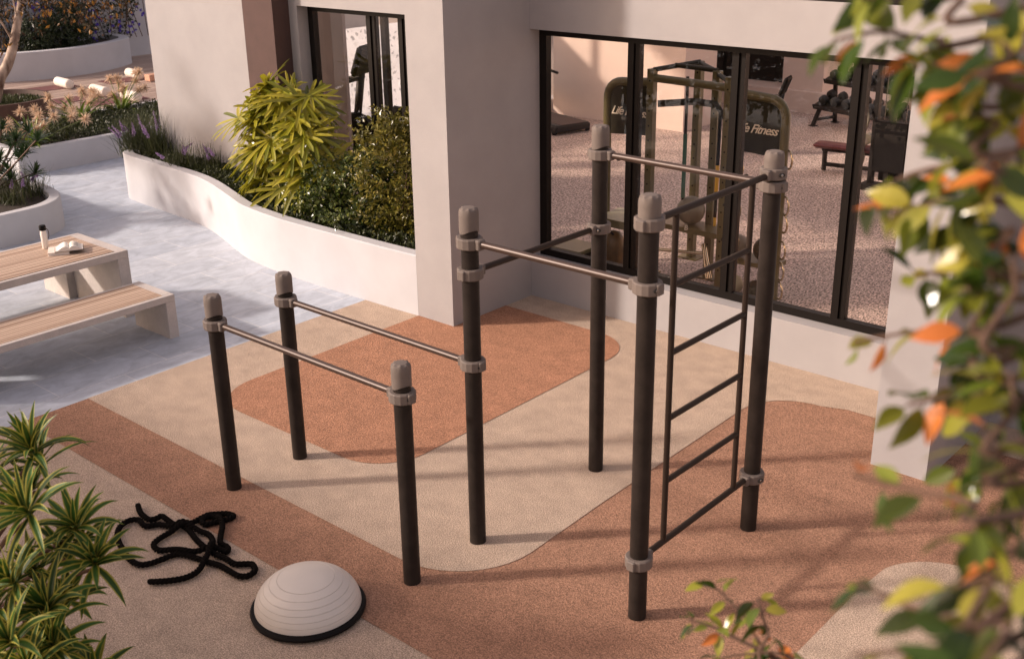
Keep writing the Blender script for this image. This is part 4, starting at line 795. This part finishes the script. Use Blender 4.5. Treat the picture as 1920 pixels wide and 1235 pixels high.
# striped rosette shrub in the left foreground
base = V(-1.32, -2.95, 0); t = thing('striped_shrub', 'striped green and yellow leaf shrub in the lower left foreground', 'shrub', tuple(base)); lf = MB(); st = MB(); g = np.random.default_rng(31)
for k, (u, v, d, n, L, tx, ty) in enumerate([(57, 836, 6.75, 34, .34, 0, 0), (-20, 880, 6.9, 30, .32, 0, 0), (46, 955, 6.1, 34, .33, .1, -.5), (140, 985, 6.6, 30, .31, .3, 0), (178, 1052, 6.5, 30, .30, .6, .2), (118, 1030, 6.8, 26, .28, .2, .2), (85, 1140, 6.3, 34, .32, .3, -.3), (18, 1085, 6.0, 32, .31, -.2, -.4), (12, 1200, 5.8, 34, .32, 0, -.6), (95, 1205, 6.2, 32, .30, .3, -.2), (130, 1120, 6.7, 24, .27, .5, .2), (-30, 1000, 6.4, 30, .30, 0, 0), (60, 1060, 6.9, 26, .28, 0, .3), (175, 1262, 6.3, 26, .26, .4, 0), (50, 1255, 6.0, 30, .3, .1, -.3), (-15, 1140, 6.3, 28, .3, -.3, 0), (60, 905, 7.0, 26, .28, 0, .2), (110, 1265, 6.5, 26, .28, .2, .2)]):
    c = at(u, v, d); ax = V(tx * .75, -.25 + ty * .6, 1) ; rosette(lf, c, ax, int(n * .8), L * 1.0, .045, .2, 500 + k, .75)
    if k % 3 == 0: rosette(lf, c - nrm(ax) * .10, ax, 16, L * .95, .034, .16, 700 + k, .8)
    b0 = base + V(g.normal() * .12, g.normal() * .1, 0); st.tube(smoothpath([b0, b0 + (c - b0) * V(.35, .35, .6), c - nrm(ax) * .06], 5), [.016] * 4 + [.013] * 4 + [.011] * 3, 6)
part('foliage', lf, M['striped'], t); part('stem', st, M['stem'], t)

# leafy branches of a tree close to the lens on the right
hx = nrm(V(fw[0], fw[1], 0)); tb = C0 + hx * 1.75 + rt * 1.55; tb[2] = 0
tr = thing('leafy_tree', 'out of focus leafy tree branches with some orange leaves at the right edge', 'tree', tuple(tb)); cr = MB(); br = MB(); g = np.random.default_rng(17)
trunk = MB(); trunk.tube(smoothpath([tb, tb + V(.03, 0, 1.6), tb + V(-.02, .05, 3.2), tb + V(.03, 0, 4.6), tb + V(0, 0, 5.4)], 6), np.linspace(.07, .02, 25), 10); part('trunk', trunk, M['bark'], tr, True)
def twig(pts, nl, L, d0, r=.003, spread=1.0, root=True, cl=1.0):
    """pts: photo directions with distances; leaves alternate along the twig and hang a little"""
    P = [at(u, v, d * (1.04 if d < 2 else 1)) for u, v, d in pts]
    if root: P = [tb + V(0, 0, max(1.2, P[0][2] + g.uniform(-.3, .25)))] + P
    Q = smoothpath(P, 8); br.tube(Q, np.linspace(r * 2.2, r * .7, len(Q)), 6); k0 = 8 if root else 0; seg = Q[k0:]; T = nrm(np.gradient(Q, axis=0))[k0:]
    for i in range(nl):
        f = (i + g.uniform(.1, .9)) / nl; j = min(len(seg) - 1, int(f * len(seg))); tdir = T[j]; s_ = nrm(np.cross(tdir, g.normal(size=3) * .6 + V(0, 0, 1))) * (1 if i % 2 else -1)
        d = nrm(tdir * .45 + s_ * .8 * spread + V(0, 0, -.45) + g.normal(size=3) * .25); nn_ = nrm(V(0, 0, 1) + g.normal(size=3) * .55); LL = L * g.uniform(.7, 1.15)
        a0 = seg[j] + d * .012; br.tube([seg[j], a0], .0012, 4); broad(cr, a0, d, nn_, LL, LL * g.uniform(.42, .56) * cl, g.uniform(.1, .5), g.uniform(.1, .4))
D = 1.55
for pts, nl, L in [
    ([(1900, 60, 1.6), (1760, 75, 1.6), (1650, 60, 1.55), (1565, 75, 1.55)], 12, .075), ([(1900, 20, 1.5), (1800, -10, 1.5), (1700, -20, 1.5), (1620, -5, 1.5)], 10, .075), ([(1880, 150, 1.5), (1790, 130, 1.5), (1720, 110, 1.5)], 12, .08),
    ([(1910, 200, 1.6), (1840, 180, 1.6), (1780, 190, 1.6)], 10, .075), ([(1930, 280, 1.45), (1870, 230, 1.45), (1830, 215, 1.45)], 9, .07), ([(1915, 330, 1.6), (1800, 310, 1.62), (1700, 330, 1.65), (1640, 370, 1.65)], 14, .07), ([(1930, 390, 1.5), (1840, 370, 1.5), (1750, 380, 1.55), (1690, 400, 1.55)], 14, .072),
    ([(1935, 470, 1.55), (1860, 440, 1.55), (1800, 420, 1.55)], 11, .075), ([(1930, 560, 1.5), (1830, 510, 1.55), (1760, 510, 1.6), (1720, 515, 1.6)], 9, .058), ([(1930, 590, 1.45), (1860, 560, 1.45), (1820, 545, 1.45)], 9, .07),
    ([(1930, 660, 1.5), (1840, 630, 1.55), (1740, 620, 1.6), (1600, 640, 1.62)], 9, .062), ([(1935, 740, 1.45), (1840, 730, 1.48), (1760, 745, 1.5), (1700, 760, 1.5)], 8, .085), ([(1935, 700, 1.5), (1880, 680, 1.5), (1830, 690, 1.5)], 8, .075),
    ([(1945, 170, 1.45), (1890, 130, 1.45), (1850, 120, 1.45)], 10, .075), ([(1945, 330, 1.4), (1900, 290, 1.4), (1870, 330, 1.4)], 10, .08), ([(1945, 520, 1.45), (1900, 430, 1.45), (1860, 470, 1.45)], 10, .075), ([(1940, 900, 1.4), (1905, 880, 1.4), (1880, 930, 1.4)], 8, .075), ([(1945, 1230, 1.2), (1890, 1170, 1.2), (1850, 1180, 1.2)], 8, .075), ([(1935, 860, 1.6), (1880, 840, 1.6), (1800, 880, 1.6)], 8, .065), ([(1930, 960, 1.3), (1820, 940, 1.32), (1700, 915, 1.35), (1600, 890, 1.35)], 6, .07), ([(1930, 1010, 1.35), (1880, 990, 1.35), (1800, 1000, 1.35)], 6, .07),
    ([(1935, 1100, 1.25), (1860, 1080, 1.25), (1790, 1100, 1.25)], 8, .072), ([(1930, 1180, 1.3), (1800, 1160, 1.3), (1690, 1130, 1.35), (1610, 1090, 1.35)], 7, .058), ([(1935, 1230, 1.25), (1820, 1210, 1.25), (1700, 1220, 1.25), (1600, 1225, 1.25)], 9, .07), ([(1940, 120, 1.4), (1900, 100, 1.4), (1860, 60, 1.4)], 8, .085), ([(1940, 640, 1.4), (1905, 540, 1.4), (1900, 480, 1.4)], 9, .085), ([(1940, 820, 1.4), (1905, 760, 1.4), (1895, 700, 1.4)], 9, .085), ([(1940, 1180, 1.25), (1900, 1120, 1.25), (1890, 1050, 1.25)], 9, .08)]:
    twig(pts, int(nl * 1.45), L * .84, D)
for pts, nl, L in [([(1560, 1290, 2.9), (1450, 1235, 2.9), (1390, 1150, 2.9), (1330, 1090, 2.9)], 12, .062), ([(1430, 1220, 2.9), (1350, 1180, 2.9), (1290, 1160, 2.9)], 8, .06), ([(1500, 1290, 2.85), (1440, 1180, 2.85), (1420, 1120, 2.85)], 9, .06), ([(1560, 1300, 2.85), (1480, 1230, 2.85), (1400, 1225, 2.9), (1330, 1240, 2.9)], 10, .06)]:
    twig(pts, int(nl * 1.8), L, 2.9, .003)
part('branch', br, M['stem'], tr); part('leaves', cr, M['fore'], tr)

# unseen hedge, added and sized to shade the lower left corner
t = thing('unseen_hedge', 'unseen tall hedge added left of the view to shade the lower left corner', 'hedge', (-6, -6, 0)); n = 14000; P = np.column_stack([rng.uniform(-9.6, -3.0, n), rng.normal(-6, .22, n), rng.uniform(.3, 3.62, n) - .25 * rng.random(n) ** 4]); mb = MB(); leaves(mb, P, rng.normal(size=(n, 3)), .15 * rng.uniform(.6, 1.3, n), .3); part('foliage', mb, M['offhedge'], t)
mb = MB()
for i in range(14): mb.tube([(-9.4 + i * .48, -6, -.02), (-9.4 + i * .48, -6, 3.2)], [.04, .01], 6)
part('stem', mb, M['stem'], t)

t = thing('unseen_tree', 'unseen small tree added left of the view to dapple the curved planter', 'tree', (-13.0, .9, .3)); mb = MB(); mb.tube(smoothpath([(-13.0, .9, .3), (-12.95, .7, 1.5), (-13.05, .4, 2.6), (-13, .3, 3.8)], 5), np.linspace(.06, .015, 16), 8); part('trunk', mb, M['bark'], t, True)  # unseen tree, placed to cast dapples on planter and wall
mb = MB(); g = np.random.default_rng(123)
for i in range(26):
    c = V(-13.0, .3, 3.3) + nrm(g.normal(size=3)) * V(1.1, .9, 1.2) * g.uniform(.3, 1); P = c + g.normal(size=(34, 3)) * .13; leaves(mb, P, g.normal(size=(34, 3)) + V(0, 0, -.4), .17 * g.uniform(.6, 1.2, 34), .2)
part('crown', mb, M['offhedge'], t)
